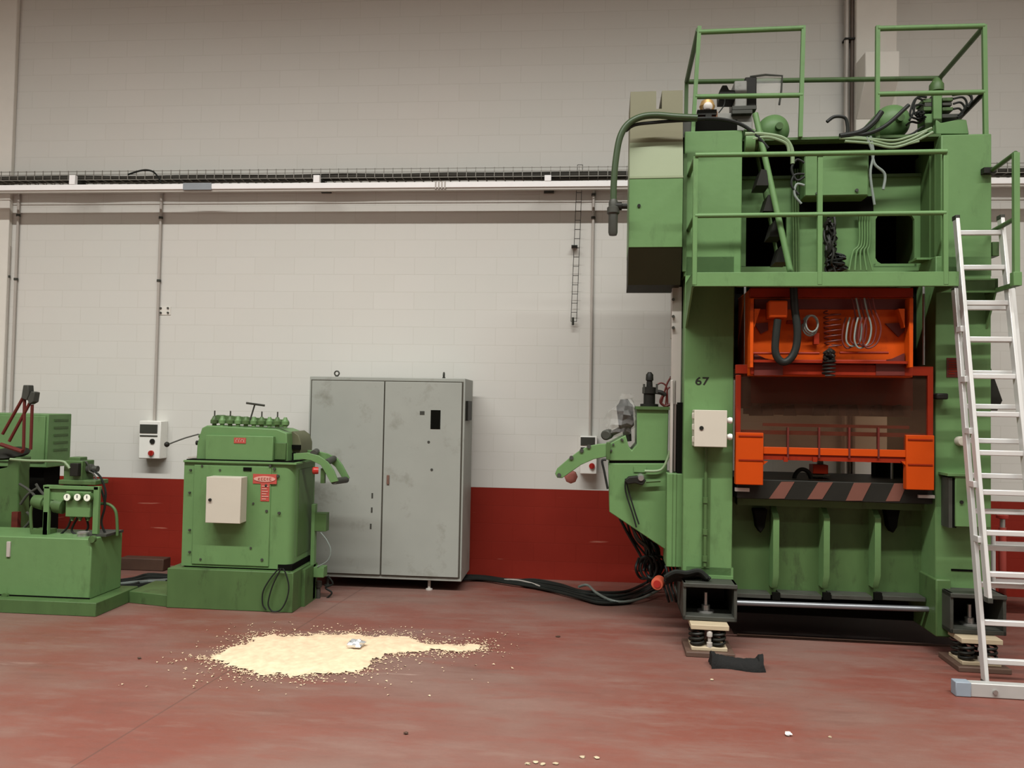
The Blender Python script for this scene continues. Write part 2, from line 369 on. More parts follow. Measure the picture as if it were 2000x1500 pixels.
for k in range(10):
    yy = YT0+.02+.018*k; pts = [(-9+.55*i, yy+random.uniform(-.006, .006), Z0+.018+random.uniform(0, .014)+(.014 if k % 2 else 0)) for i in range(29)]
    props(obj('tray_cable', MB().tube(pts, .014, 6, sub=3), tcm), 'dark cable lying inside the wire basket tray on the wall', 'cable', 'dark cables in the wire basket tray')
o = obj('tray_cable', MB().tube([A.P(x, y, YT0-.012) for x, y in ((250, 341), (268, 335), (285, 332), (300, 336), (310, 348), (314, 356))], .009, 6), cable)
props(o, 'thin black cable looping over the edge of the wire tray above the middle conduit', 'cable')
for i, (px, lab) in enumerate(((141, 'leftmost white bracket arm holding the tray and trunking above the green machines'), (618, 'white bracket arm holding the tray and trunking above the grey cabinet left edge'), (1070, 'white bracket arm holding the tray and trunking beside the hanging wire strip'))):
    t = thing('wall_bracket', lab, 'bracket', A, (A.X(px, 355, 7.2), WY, Z0), 'white brackets carrying the tray and the trunking')
    cx = A.X(px, 350, YR0)
    obj('channel', MB().box(cx-.032, cx+.032, YR0-.004, YR0+.04, ZT, A.Z(px, 342, YR0)), whitem, t, bev=.003)
    obj('arm', MB().box(cx-.022, cx+.022, YR0+.04, WY, ZT+.003, Z0-.008), dgrey, t)
    obj('wall_foot', MB().box(cx-.05, cx+.05, WY-.03, WY, A.Z(px, 378, WY), A.Z(px, 366, WY)), dgrey, t)
    obj('wall_foot', MB().box(cx-.03, cx+.03, WY-.02, WY, A.Z(px, 366, WY), ZT+.04), dgrey, t)
def conduit(px, py, ytop, ybot, r, lab, clips=()):
    x = A.X(px, py, 7.63); t = thing('conduit', lab, 'conduit', A, (x, 7.64, A.Z(px, ybot, 7.63)), 'vertical conduits on the wall')
    obj('pipe', MB().cyl((x, 7.64, A.Z(px, ybot, 7.63)), (x, 7.64, A.Z(px, ytop, 7.63)), r, n=14), zinc, t)
    for c in clips:
        z = A.Z(px, c, 7.63); obj('clamp', MB().cyl((x, 7.64, z-.012), (x, 7.64, z+.012), r*1.5, n=14), dgrey, t)
conduit(28, 590, 368, 806, .014, 'vertical conduit at the far left running down behind the green cabinet', (420, 545))
conduit(307.5, 600, 368, 822, .014, 'vertical conduit running down to the socket box left of the roller machine', (425, 548))
conduit(1156, 610, 368, 852, .014, 'vertical conduit running down to the socket box behind the feeder arm', (380, 425))
conduit(12, 640, 480, 800, .010, 'thin vertical conduit at the left edge beside the pillar', (540,))
t = thing('downpipe', 'pair of vertical steel pipes on the wall beside the concrete pillar', 'pipe', A, (A.X(1655, 130, 7.6), 7.6, .3))
obj('pipe', MB().cyl((A.X(1653, 130, 7.6), 7.6, .3), (A.X(1653, 130, 7.6), 7.6, 9.9), .022), zinc, t)
obj('pipe', MB().cyl((A.X(1664, 130, 7.6), 7.6, .3), (A.X(1664, 130, 7.6), 7.6, 9.9), .016), mat('brown_pipe', (.12, .09, .07, 1), .5), t)
obj('pipe_clamp', MB().box(A.X(1648, 130, 7.6), A.X(1670, 130, 7.6), 7.57, WY-.001, A.Z(1655, 79, 7.6), A.Z(1655, 76, 7.6)), blackm, t)
# hanging wire strip
t = thing('wire_strip', 'narrow strip of wire tray hanging down the wall beside the right conduit', 'wire tray', A, A.P(1120, 634, 7.5))
mb = MB(); a0, a1 = A.P(1128, 322, 7.55), A.P(1115, 628, 7.61); b0, b1 = A.P(1138, 322, 7.55), A.P(1126, 628, 7.61)
mb.tube([a0, a1], .003, 5, smooth=False); mb.tube([b0, b1], .003, 5, smooth=False)
for k in range(18):
    f = k/17; mb.tube([tuple(a0[i]+(a1[i]-a0[i])*f for i in range(3)), tuple(b0[i]+(b1[i]-b0[i])*f for i in range(3))], .003, 5, smooth=False)
obj('wire', mb, blackm, t); c = A.P(1122, 480, 7.58); obj('wall_clip', MB().box(c[0]-.03, c[0]+.03, 7.575, WY, c[2]-.006, c[2]+.006), blackm, t)
obj('end_hook', MB().cyl(A.P(1119, 620, 7.6), A.P(1119, 635, 7.6), .012), dgrey, t)
def socket(x0, y0, x1, y1, lab, red, blk, win, Y=7.52):
    x, _, z = A.P((x0+x1)/2, y1, Y); t = thing('socket_box', lab, 'socket box', A, (x, WY, z), 'switched socket boxes on the wall')
    obj('enclosure', MB().pb(A, x0, y0, x1, y1, Y, WY-Y), white, t, bev=.008)
    obj('breaker_window', MB().pb(A, *win, Y-.006, .02), dgrey, t, label='dark breaker window')
    obj('breaker_window_rim', MB().pb(A, win[0], win[3]+4, win[2], win[3]+6.5, Y-.006, .02), dgrey, t)
    if blk:
        c = A.P(*blk, Y); obj('socket', MB().cyl((c[0], Y-.012, c[2]), (c[0], Y+.01, c[2]), .026, n=20), blackm, t)
    c = A.P(*red, Y); o = obj('rotary_switch', MB().cyl((c[0], Y-.02, c[2]), (c[0], Y+.01, c[2]), .028, n=20), redp, t, label='red rotary switch')
    obj('switch_grip', MB().box(c[0]-.008, c[0]+.008, Y-.036, Y-.018, c[2]-.022, c[2]+.022), redp, o)
socket(271, 822, 313, 896, 'white wall socket box left of the roller machine', (296, 885), (298, 862), (273, 829, 307, 846))
socket(1133, 852, 1166, 926, 'white wall socket box behind the curved feeder arm', (1156, 910), (1142, 888), (1134, 854, 1162, 870))
t = thing('screw_plate', 'small pale plate with four screws on the wall right of the middle conduit', 'plate', A, A.P(321, 614, WY))
obj('plate', MB().pb(A, 311, 599, 333, 615, WY-.006, .006), concrete, t)
for px in (315, 329):
    for py in (602, 611): c = A.P(px, py, WY); obj('screw', MB().cyl((c[0], WY-.018, c[2]), (c[0], WY-.004, c[2]), .010, n=10), dgrey, t)

# ---------------------------------------------------------------- grey cabinet
YC = 7.0; X0, X1 = A.X(600, 936, YC), A.X(905, 936, YC); ZC0, ZC1 = A.Z(755, 1131, YC), A.Z(755, 737, YC)
cab = thing('electrical_cabinet', 'large worn grey two-door electrical cabinet standing against the wall', 'cabinet', A, ((X0+X1)/2, YC+.25, 0))
cw = obj('body', MB().box(X0, X1, YC, YC+.52, ZC0, ZC1), greybox, cab, bev=.006)
XM = A.X(748, 936, YC); e = .028
obj('gap_backing', MB().box(X0+e-.012, X1-e+.012, YC-.003, YC, ZC0+.03, ZC1-.03), mat('dark_seam', (.06, .055, .04, 1), .7), cab)  # dark backing added so the gaps around the doors read as shaded
dl = obj('door', MB().box(X0+e, XM-.006, YC-.018, YC-.003, ZC0+.04, ZC1-.04), greybox, cab, bev=.004)
dr = obj('door', MB().box(XM+.006, X1-e, YC-.018, YC-.003, ZC0+.04, ZC1-.04), greybox, cab, bev=.004)
obj('window_cutout', MB().pb(A, 841, 801, 860, 838, YC-.021, .004), void, dr, label='black window cutout')
obj('label_plate', MB().pb(A, 820, 803, 829, 810, YC-.021, .004), dgrey, dr)
obj('handle', MB().pb(A, 755, 928, 760, 946, YC-.03, .013), mat('rusty_handle', (.13, .07, .05, 1), .6, var=.4), dr, bev=.003)
for px, py in ((838, 863), (844, 917)):
    c = A.P(px, py, YC); obj('knob_hole', MB().cyl((c[0], YC-.022, c[2]), (c[0], YC-.016, c[2]), .012, n=12), dgrey, dr)
for px, py in ((727, 968), (726, 996), (724, 1028)): obj('latch_slot', MB().pb(A, px-1.5, py-5, px+1.5, py+5, YC-.021, .004), dgrey, dl)
for px, py, rot in ((658, 729, 0), (867, 733, 1)):
    c = A.P(px, py, YC+.1); mb = MB(); n = 16
    pts = [(c[0]+(0 if rot else .022*math.cos(2*math.pi*k/n)), c[1]+(.022*math.cos(2*math.pi*k/n) if rot else 0), ZC1+.034+.022*math.sin(2*math.pi*k/n)) for k in range(n)]
    mb.tube(pts, .007, 8, smooth=False, close=True); mb.cyl((c[0], c[1], ZC1), (c[0], c[1], ZC1+.014), .014)
    obj('lifting_eye', mb, dgrey, cab)
z0, z1 = A.Z(916, 822, YC), A.Z(916, 783, YC)
obj('side_vent', MB().box(X1, X1+.022, YC+.06, YC+.32, z0, z1), blackm, cab, bev=.003)
for px in (636, 836):
    for yy in (YC+.06, YC+.46):
        x = A.X(px, 1140, YC); obj('foot', MB().lathe((x, yy, 0), (0, 0, 1), ((0, .032), (.012, .03), (.016, .014), (ZC0, .014))), dgrey if px < 700 else zinc, cab)

# ---------------------------------------------------------------- cables on the floor
def fcable(px, r, mt, lab, grp='black cables running along the floor from the cabinet to the press', dz=0.):
    pts = []
    for q in px:
        z = q[2] if len(q) > 2 else r
        pts.append(A.fl(q[0], q[1], z+dz))
    return props(obj('power_cable', MB().tube(pts, r, 7, sub=5), mt), lab, 'cable', grp)
base = [(903, 1128), (945, 1129), (1000, 1136), (1045, 1141), (1090, 1150), (1130, 1161), (1170, 1170), (1215, 1170), (1250, 1158), (1283, 1140, .08)]
for k in range(9):
    o = (k-4)*2.1; pts = []
    for i, q in enumerate(base):
        s = .6 if i < 3 else 1.5
        pts.append((q[0]+random.uniform(-4, 4), q[1]+o*s*.62+random.uniform(-1.2, 1.2)-6*(i > 5)*(k % 3 == 0))+((q[2]+.02*(k % 3),) if len(q) > 2 else (.013+.015*(k % 2),)))
    fcable(pts, .013, cable, 'black power cable in the bundle lying on the floor between grey cabinet and press')
fcable([(1130, 1146, .05), (1148, 1143, .06), (1165, 1158, .05), (1195, 1173, .04), (1225, 1175, .03), (1260, 1166, .04), (1290, 1150, .06)], .012, cableg, 'lighter grey-green cable on top of the black cable bundle', None)
fcable([(985, 1132, .03), (1010, 1133, .04), (1035, 1138, .04), (1055, 1145, .03)], .007, zinc, 'short thin pale cable lying on the black bundle beside the cabinet', None)
for k in range(9):
    y = 1128+k*4.0
    fcable([(236-k*4, y+6), (262, y+2, .02+.01*(k % 2)), (290, y-3+random.uniform(-4, 4), .03+.012*(k % 3)), (334, y-3, .03)], .018, cable if k != 2 else cableg,
           'black cable lying in the heap between the two green machines' if k != 2 else 'greyish cable in the heap between the two green machines', 'cables heaped between the green machines')
mb = MB(); f = A.fl(232, 1113); g = A.fl(327, 1113)
mb.box(f[0], g[0], f[1], f[1]+.14, 0, .12)
o = obj('timber_block', mb, timber, bev=.008); props(o, 'dark timber block lying on the floor against the wall between the green machines', 'timber block')

# ---------------------------------------------------------------- hydraulic tank unit (left)
YT = 5.86
tank = thing('hydraulic_power_unit', 'green hydraulic tank with gauges and valves on a low green tray at the left', 'hydraulic unit', A, (A.X(90, 1205, 5.78), 6.0, 0))
zt = A.Z(187, 1178, 5.76)
xr = A.fl(187, 1205)[0]; xb = A.fl(255, 1160)
obj('tray', MB().prismz([(-5.6, 5.76), (xr, 5.76), (xr, 6.34), (-5.6, 6.34)], 0, zt), greend, tank, bev=.005)
tz0, tz1 = zt, A.Z(90, 1050, YT); tx1 = A.X(177, 1110, YT)
bd = obj('tank', MB().box(-5.4, tx1, YT, YT+.42, tz0, tz1), green, tank, bev=.008)
obj('seam', MB().box(-5.4, tx1+.002, YT-.004, YT, tz0+.004, tz0+.012), void, bd)
obj('sight_glass', MB().pb(A, 12, 1058, 19, 1088, YT-.012, .014), zinc, bd, bev=.003)
c = A.P(13, 1163, YT); obj('drain_plug', MB().cyl((c[0], YT-.03, c[2]), (c[0], YT, c[2]), .025, n=10), greend, bd)
c = A.P(184, 1053, YT); obj('corner_bolt', MB().cyl((c[0]-.01, YT-.02, c[2]), (c[0]-.01, YT+.01, c[2]), .028, n=12), greend, bd)
# manifold frame
YM = 5.98
fr = obj('manifold_frame', MB().pb(A, 84, 950, 95, 1045, YM, .03).pb(A, 181, 950, 192, 1045, YM, .03).pb(A, 84, 949, 192, 956, YM, .05).pb(A, 95, 956, 181, 978, YM+.02, .02), green, tank, bev=.003)
obj('valve_block', MB().pb(A, 128, 960, 176, 1010, YM+.0, .12), green, tank, bev=.005)
for px, py in ((132, 971), (152, 971), (171, 972)):
    c = A.P(px, py, YM-.03); g = obj('pressure_gauge', MB().cyl((c[0], YM-.035, c[2]), (c[0], YM+.02, c[2]), .033, n=24), greend, tank)
    obj('dial', MB().cyl((c[0], YM-.039, c[2]), (c[0], YM-.034, c[2]), .028, n=24), gaugew, g, label='white gauge dial')
    obj('needle', MB().box(c[0]-.003, c[0]+.003, YM-.042, YM-.038, c[2]-.004, c[2]+.018), blackm, g)
for px in (137, 152, 168):
    c = A.P(px, 1006, YM); obj('fitting', MB().lathe((c[0], YM+.03, c[2]-.05), (0, 0, 1), ((0, .012), (.02, .012), (.022, .02), (.05, .02))), greend, tank)
tv = obj('top_valve', MB().pb(A, 124, 900, 160, 950, YM+.02, .16).pb(A, 114, 938, 186, 947, YM+.0, .18).pb(A, 134, 893, 156, 905, YM+.05, .1), greend, tank, bev=.006)
obj('solenoid', MB().lathe(A.P(160, 915, YM+.1), (1, 0, 0), ((0, .04), (.09, .04), (.1, .025), (.14, .025))), dgrey, tv)
obj('solenoid', MB().pb(A, 136, 905, 152, 930, YM-.02, .1), blackm, tv, bev=.004)
mtr = obj('pump_body', MB().lathe(A.P(66, 978, YM+.05), (1, 0, -.15), ((0, .02), (.005, .05), (.07, .06), (.10, .06), (.105, .045), (.19, .045), (.2, .062), (.27, .062), (.28, .03))), greend, tank)
obj('pump_leg', MB().pb(A, 84, 1000, 92, 1046, YM, .04).pb(A, 60, 1035, 92, 1046, YM, .12), greend, tank)
obj('return_pipe', MB().tube([A.P(x, y, YM+.02) for x, y in ((62, 1040), (60, 1000), (66, 985), (80, 980))], .012, 10), greend, tank)
obj('bent_pipe', MB().tube([A.P(x, y, YM+.1) for x, y in ((190, 984), (208, 984), (220, 990), (227, 1003), (229, 1030), (229, 1046))], .012, 10), greend, tank)
obj('top_pipe', MB().tube([A.P(x, y, YM-.02) for x, y in ((20, 897), (60, 900), (118, 901), (130, 907), (136, 915))], .011, 10), hose, tank)
obj('top_pipe', MB().tube([A.P(x, y, YM+.06) for x, y in ((118, 903), (140, 900), (165, 901), (172, 908), (174, 920), (182, 925), (190, 938))], .007, 8), dgrey, tank)
for pts in (((140, 1010), (132, 1030), (118, 1044)), ((152, 1010), (140, 1035), (150, 1045)), ((168, 1010), (172, 1030), (160, 1046)), ((196, 950), (205, 985), (198, 1020), (208, 1046)), ((170, 912), (195, 930), (206, 960), (204, 985))):
    obj('hydraulic_hose', MB().tube([A.P(x, y, YM+.08) for x, y in pts], .009, 8), cable, tank)
c = A.P(162, 1045, YM); obj('filler_cap', MB().lathe((c[0], YM, tz1), (0, 0, 1), ((0, .042), (.018, .042), (.02, .046), (.034, .046), (.036, .04))), steel, tank, label='bright metal filler cap')
c = A.P(208, 1045, YT+.25); obj('top_plate', MB().box(c[0]-.12, c[0]+.08, YT+.12, YT+.36, tz1, tz1+.02), dgrey, tank)
# decoiler column, pads, levers
dc = thing('decoiler', 'green decoiler column with red lever arms and black pads at the left edge', 'decoiler', A, (A.X(30, 1100, 6.35), 6.5, 0))
col = obj('column', MB().prism(A, ((16, 893), (40, 893), (36, 920), (36, 1060), (-60, 1060), (-60, 930), (14, 912)), 6.35, .14), greend, dc, bev=.01)
obj('column', MB().box(A.X(-60, 1000, 6.35), A.X(34, 1000, 6.35), 6.36, 6.48, 0, A.Z(0, 1050, 6.35)), greend, dc)
obj('red_guard', MB().pb(A, 22, 1000, 34, 1040, 6.32, .04), redd, dc)
hub = obj('head_plate', MB().lathe(A.P(20, 893, 6.45), (0, -.25, 1), ((0, .06), (.02, .15), (.04, .16), (.06, .13), (.08, .05))), blackm, dc)
for (a, b) in (((5, 848), (46, 775)), ((46, 880), (48, 780)), ((18, 862), (60, 784)), ((60, 878), (63, 790))):
    obj('lever_arm', MB().tube([A.P(*a, 6.3), A.P(*b, 6.3)], .013, 8, smooth=False), redd, dc)
obj('crossbar', MB().tube([A.P(2, 868, 6.28), A.P(44, 882, 6.24)], .018, 8, smooth=False), redd, dc)
for q in (((45, 752), (55, 752), (56, 770), (52, 782), (41, 778)), ((60, 764), (68, 766), (65, 785), (56, 790), (53, 780))):
    obj('rubber_pad', MB().prism(A, q, 6.27, .07), dgrey, dc, bev=.006)
# hoses behind
for pts in (((38, 945), (60, 960), (80, 985)), ((70, 945), (80, 960), (100, 980)), ((40, 985), (55, 965), (75, 952)), ((38, 1040), (60, 1015), (52, 1000))):
    obj('hydraulic_hose', MB().tube([A.P(x, y, 6.3) for x, y in pts], .011, 8), dgrey, dc)
# green cabinet behind
YG = 6.75; zg0, zg1 = A.Z(60, 913, YG), A.Z(60, 808, YG)
gc = thing('control_cabinet', 'green metal cabinet on a dark stand behind the red lever arms', 'cabinet', A, (A.X(50, 913, YG), YG+.15, 0))
gx1 = A.X(93, 860, YG)
bb = obj('body', MB().box(-6.0, gx1, YG, YG+.33, zg0, zg1), green, gc, bev=.008)
obj('door', MB().box(-5.95, gx1-.02, YG-.015, YG, zg0+.05, zg1-.02), green, gc, bev=.005)
mb = MB()
for k in range(5):
    zc = zg0+.15+.07*k; mb.box(gx1, gx1+.006, YG+.08, YG+.28, zc, zc+.02)
obj('side_louvre', mb, greend, gc)
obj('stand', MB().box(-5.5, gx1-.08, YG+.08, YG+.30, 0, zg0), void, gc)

# ---------------------------------------------------------------- roller straightener
YR = 6.16
rm = thing('roller_straightener', 'green roller straightening machine on a tall base left of the grey cabinet', 'machine', A, (A.X(460, 1190, YR), 6.4, 0))
bz = A.Z(450, 1113, YR-.04); bx0, bx1 = A.X(328, 1150, 6.12), A.fl(577, 1193)[0]
bs = obj('base', MB().box(bx0, bx1, 6.1, 6.62, 0, bz), greend, rm, bev=.006)
lx0 = xr+.002
obj('low_tray', MB().prismz([(lx0, 6.46), (lx0+.14, 6.46), (bx0, 6.12), (bx0, 6.6), (lx0, 6.6)] if 0 else [(lx0, 6.2), (bx0, 6.12), (bx0, 6.6), (lx0, 6.6)], 0, A.Z(290, 1160, 6.14)), greend, rm, bev=.004)
bx = A.b(357, 905, 571, 1111, YR, .52)
rr = .07; pts = [(bx[0], YR), (bx[1]-rr, YR)]+[(bx[1]-rr+rr*math.sin(a), YR+rr-rr*math.cos(a)) for a in (math.pi*k/12 for k in range(1, 7))]+[(bx[1], YR+.52), (bx[0], YR+.52)]
body = obj('body', MB().prismz(pts, bz+.012, bx[5]), green, rm)
obj('seam', MB().box(bx[0]+.02, bx[1]-.02, YR+.01, YR+.5, bz, bz+.014), void, rm)
obj('shadow_gap', MB().box(bx[1]-.11, bx[1]+.012, YR-.004, YR+.42, bz+.002, bz+.05), void, rm)  # dark box added for the shadow gap under the body
obj('corner_lip', MB().box(bx[1]-.01, bx[1]+.012, YR-.05, YR-.03, bz-.03, bz+.0), zinc, rm)
obj('side_panel', MB().box(bx[1], bx[1]+.006, YR+.12, YR+.48, bz+.1, bx[5]-.05), greend, body)
obj('front_panel', MB().box(A.X(378, 1000, YR), A.X(528, 1000, YR), YR-.01, YR, bz+.03, bx[5]-.02), green, body, bev=.004)
mb = MB()
for px, py in ((372, 918), (395, 910), (370, 1035), (392, 1092), (512, 1093), (495, 983), (521, 998), (545, 1002), (528, 910), (370, 962), (490, 1070), (520, 948), (536, 916), (543, 930), (370, 1078), (430, 918)):
    c = A.P(px, py, YR-.01); obj('bolt', MB().cyl((c[0], YR-.018, c[2]), (c[0], YR, c[2]), .0085 if px < 500 else .011, n=10), dgrey, body)
obj('slot', MB().pb(A, 475, 913, 491, 920, YR-.016, .01), void, body)
tb = obj('table_plate', MB().box(bx[0]-.0, bx[1]+.03, YR-.02, YR+.5, bx[5], bx[5]+.018), green, rm, bev=.003)
obj('seam', MB().box(bx[0]+.02, bx[1]+.0, YR-.005, YR+.46, bx[5]+.018, bx[5]+.026), void, rm)
YH = 6.2; hz = bx[5]+.026; hb = A.Z(460, 849, YH); ht = A.Z(460, 831, YH)
hd = obj('head', MB().prism(A, ((383, 903), (385, 866), (394, 836), (404, 831), (540, 838), (560, 846), (562, 903)), YH+.02, .38), green, rm, bev=.008)
fp = obj('front_cover', MB().pb(A, 401, 851, 533, 899, YH-.03, .05), green, rm, bev=.005)
obj('name_plate', MB().pb(A, 457, 855, 480, 866, YH-.034, .006), redpale, fp, label='small red name plate')
mb = MB()
for k, (x, y, w, h) in enumerate(((460, 857, 4, 6), (465.5, 857, 3, 6), (470, 858, 4, 5), (475.5, 857, 2, 7))): mb.pb(A, x, y, x+w, y+1.4, YH-.037, .004); mb.pb(A, x, y, x+1, y+h, YH-.037, .004)
obj('lettering', mb, pink, fp)
sd = obj('side_housing', MB().prism(A, ((556, 850), (572, 842), (583, 850), (588, 866), (587, 903), (560, 903)), YH+.14, .28), mat('brown_olive_side', (.10, .105, .06, 1), .5, spec=.2), rm, bev=.006)  # right side of the head, coloured darker and browner than its front
obj('side_slot', MB().pb(A, 560, 869, 586, 878, YH+.12, .03).pb(A, 560, 884, 576, 897, YH+.12, .03), void, sd)
obj('side_block', MB().pb(A, 536, 865, 558, 898, YH-.0, .05), greend, rm, bev=.004)
for k in range(10):
    px = 421+k*15.3; py = 824+k*.9
    c = A.P(px, py, YH+.08); r = .032 if k % 2 == 0 else .028
    g = obj('adjusting_screw', MB().lathe((c[0], YH+.06, ht-.01), (0, 0, 1), ((0, .018), (.02, .018), (.022, r), (.05, r), (.056, r*.8), (.07, .018), (.085, .012))), green if k % 2 else greend, rm)
    if k in (0, 2, 6, 8): obj('stem', MB().cyl((c[0], YH+.06, ht+.07), (c[0], YH+.06, ht+.12), .006), dgrey, g)
for k in range(9):
    px = 428+k*15.3; py = 818+k*1.1; c = A.P(px, py, YH+.25)
    obj('roller_gear', MB().cyl((c[0], YH+.22, c[2]), (c[0], YH+.34, c[2]), .034, n=16), greend, rm)
th = obj('tee_handle', MB().tube([A.P(488, 822, YH+.1), A.P(498, 789, YH+.1)], .007, 8, smooth=False), dgrey, rm)
obj('crossbar', MB().tube([A.P(481, 787, YH+.04), A.P(517, 792, YH+.14)], .009, 8, smooth=False), dgrey, th)
lv = obj('lever', MB().tube([A.P(388, 848, YH+.02), A.P(360, 856, YH-.02), A.P(328, 868, YH-.06)], .006, 8), dgrey, rm)
obj('ball_knob', MB().ball(A.P(326, 868, YH-.06), .022), blackm, lv)
c = A.P(379, 866, YH); obj('side_knob', MB().lathe((c[0]+.06, YH+.1, c[2]), (-1, 0, 0), ((0, .02), (.03, .02), (.032, .012), (.07, .012), (.072, .02), (.09, .02))), blackm, rm)
for py in (852, 862, 875, 888): c = A.P(388, py, YH); obj('side_valve', MB().cyl((c[0]-.025, YH+.06, c[2]), (c[0]+.03, YH+.06, c[2]), .018, n=12), greend, rm)
c = A.P(364, 897, YR); obj('side_tab', MB().box(c[0]-.04, c[0]+.06, YR+.1, YR+.3, c[2]-.0, c[2]+.012), zinc, rm)
cb = obj('control_box', MB().pb(A, 402, 932, 470, 1022, 6.03, .12), cream, rm, bev=.005, label='cream control box on the front')
obj('lid', MB().pb(A, 402, 932, 470, 1022, 6.018, .012), cream, cb, bev=.003)
c = A.P(411, 976, 6.02); obj('lock', MB().cyl((c[0], 6.004, c[2]), (c[0], 6.02, c[2]), .012, n=14), blackm, cb)
# red sign: oval over an upright strip (writing illegible: kept as marks)
sg = obj('warning_sign', MB().pb(A, 494, 926, 540, 945, YR-.014, .013), redpale, rm, label='faded red sign with oval')
oc = A.P(517, 935.5, YR-.014); ow = (A.X(538, 935, YR)-A.X(496, 935, YR))/2; oh = (A.Z(517, 930, YR)-A.Z(517, 941, YR))/2
mb = MB(); vs = [(oc[0]+ow*math.cos(2*math.pi*k/28), YR-.018, oc[2]+oh*math.sin(2*math.pi*k/28)) for k in range(28)]
mb.ext([(x, YR-.018, z) for x, y, z in vs][::-1], [(x, YR-.012, z) for x, y, z in vs][::-1]); obj('oval', mb, pink, sg)
mb = MB()
for x, w, h in ((504, 4, 4), (510, 3, 5), (515, 4, 5), (521, 3, 4), (526, 4, 5)): mb.pb(A, x, 935.5-h/2, x+1, 935.5+h/2, YR-.021, .004); mb.pb(A, x, 935.5-h/2, x+w, 934.5-h/2+1.6, YR-.021, .004); mb.pb(A, x, 935.5+h/2-1, x+w, 935.5+h/2, YR-.021, .004)
obj('lettering', mb, redpale, sg)
s2 = obj('sign_strip', MB().pb(A, 509, 945, 526, 979, YR-.014, .013), redpale, rm)
mb = MB()
for k in range(6): mb.pb(A, 511, 949+k*5, 511+(13, 10, 12, 9, 13, 8)[k], 950.6+k*5, YR-.018, .005)
obj('lettering', mb, pink, s2)
# exit guide
def arc(pts, w): # pts px outline
    pass
ga = obj('exit_guide', MB().prism(A, ((573, 886), (600, 884), (622, 890), (640, 902), (652, 920), (660, 940), (646, 943), (636, 925), (626, 908), (606, 899), (590, 897), (573, 899)), YH+.06, .025), green, rm, bev=.003)
gb = obj('exit_guide', MB().prism(A, ((586, 878), (615, 880), (640, 886), (658, 895), (668, 908), (682, 934), (672, 940), (655, 912), (640, 900), (615, 893), (590, 890)), YH+.3, .025), green, rm, bev=.003)
for (a, b) in (((612, 886), (618, 882)), ((637, 904), (652, 896)), ((652, 940), (676, 937))):
    obj('guide_roller', MB().cyl(A.P(*a, YH+.07), A.P(*b, YH+.31), .028, n=16), dgrey, rm)
obj('guide_bracket', MB().pb(A, 626, 915, 634, 944, YH+.1, .03), greend, rm)
obj('red_button', MB().lathe(A.P(622, 919, YH+.02), (-.9, -.3, 0), ((0, .028), (.02, .03), (.04, .03), (.05, .02))), redp, rm, label='dark red mushroom button')
# right post, box and cables
px_ = A.b(606, 985, 613, 1178, 6.5, .04)
post = obj('side_post', MB().box(px_[0], px_[1], 6.5, 6.56, 0.01, px_[5]), green, rm, bev=.003)
obj('base_side', MB().box(bx1, px_[1], 6.3, 6.6, 0, bz*.95), greend, rm)
obj('switch_box', MB().pb(A, 614, 1002, 637, 1038, 6.5, .08), greend, post, bev=.003)
obj('clamp_block', MB().pb(A, 612, 1108, 632, 1128, 6.5, .1), green, post, bev=.003)
obj('looped_cable', MB().tube([A.P(x, y, 6.5) for x, y in ((626, 1040), (638, 1055), (646, 1075), (640, 1095), (620, 1107))], .006, 8), cableg, rm)
obj('hanging_cable', MB().tube([A.P(x, y, 6.08) for x, y in ((545, 1110), (528, 1130), (514, 1155), (513, 1180), (520, 1191))], .006, 8), cable, rm)
obj('hanging_cable', MB().tube([A.P(x, y, 6.07) for x, y in ((549, 1110), (534, 1140), (526, 1165), (524, 1182), (532, 1194), (548, 1191), (560, 1170), (564, 1145), (558, 1120), (552, 1110))], .006, 8), cable, rm)
obj('pipe_stub', MB().lathe(A.P(622, 1135, 6.6), (0, 0, -1), ((0, .03), (.05, .03), (.055, .02), (.2, .02))), dgrey, rm)
obj('cable_tangle', MB().tube([A.P(x, y, 6.62) for x, y in ((640, 1125), (650, 1140), (636, 1148), (648, 1158), (636, 1172), (646, 1180))], .008, 8), cable, rm)

# ---------------------------------------------------------------- press
YP = 5.78; PD = .95
prs = thing('stamping_press', 'tall green stamping press with orange slide, guard and top platform', 'press', B, (B.X(1635, 1000, YP), YP+.5, 0))
def pobj(name, mb, m_, parent=None, **k): return obj(name, mb, m_, parent or prs, **k)
fz = B.Z(1385, 1140, YP)
ul = pobj('upright', MB().box(B.X(1335, 850, YP), B.X(1432, 850, YP), YP, YP+PD, fz, B.Z(1390, 500, YP)), green, bev=.006)
ur = pobj('upright', MB().box(B.X(1827, 850, YP), B.X(1936, 850, YP), YP, YP+PD, fz, B.Z(1880, 500, YP)), green, bev=.006)
crl = pobj('crown_housing', MB().pb(B, 1336, 255, 1449, 540, YP, PD), green, bev=.008)
crr = pobj('crown_housing', MB().pb(B, 1838, 262, 1937, 540, YP, PD), green, bev=.008)
obj('inner_flange', MB().pb(B, 1815, 290, 1840, 540, YP+.14, .3).pb(B, 1825, 290, 1832, 540, YP+.08, .1), greend, crr)
zd = B.Z(1650, 264, YP)
pobj('top_deck', MB().box(B.X(1345, 262, YP), B.X(1935, 262, YP), YP+.06, YP+PD, zd-.02, zd+.005), greend)
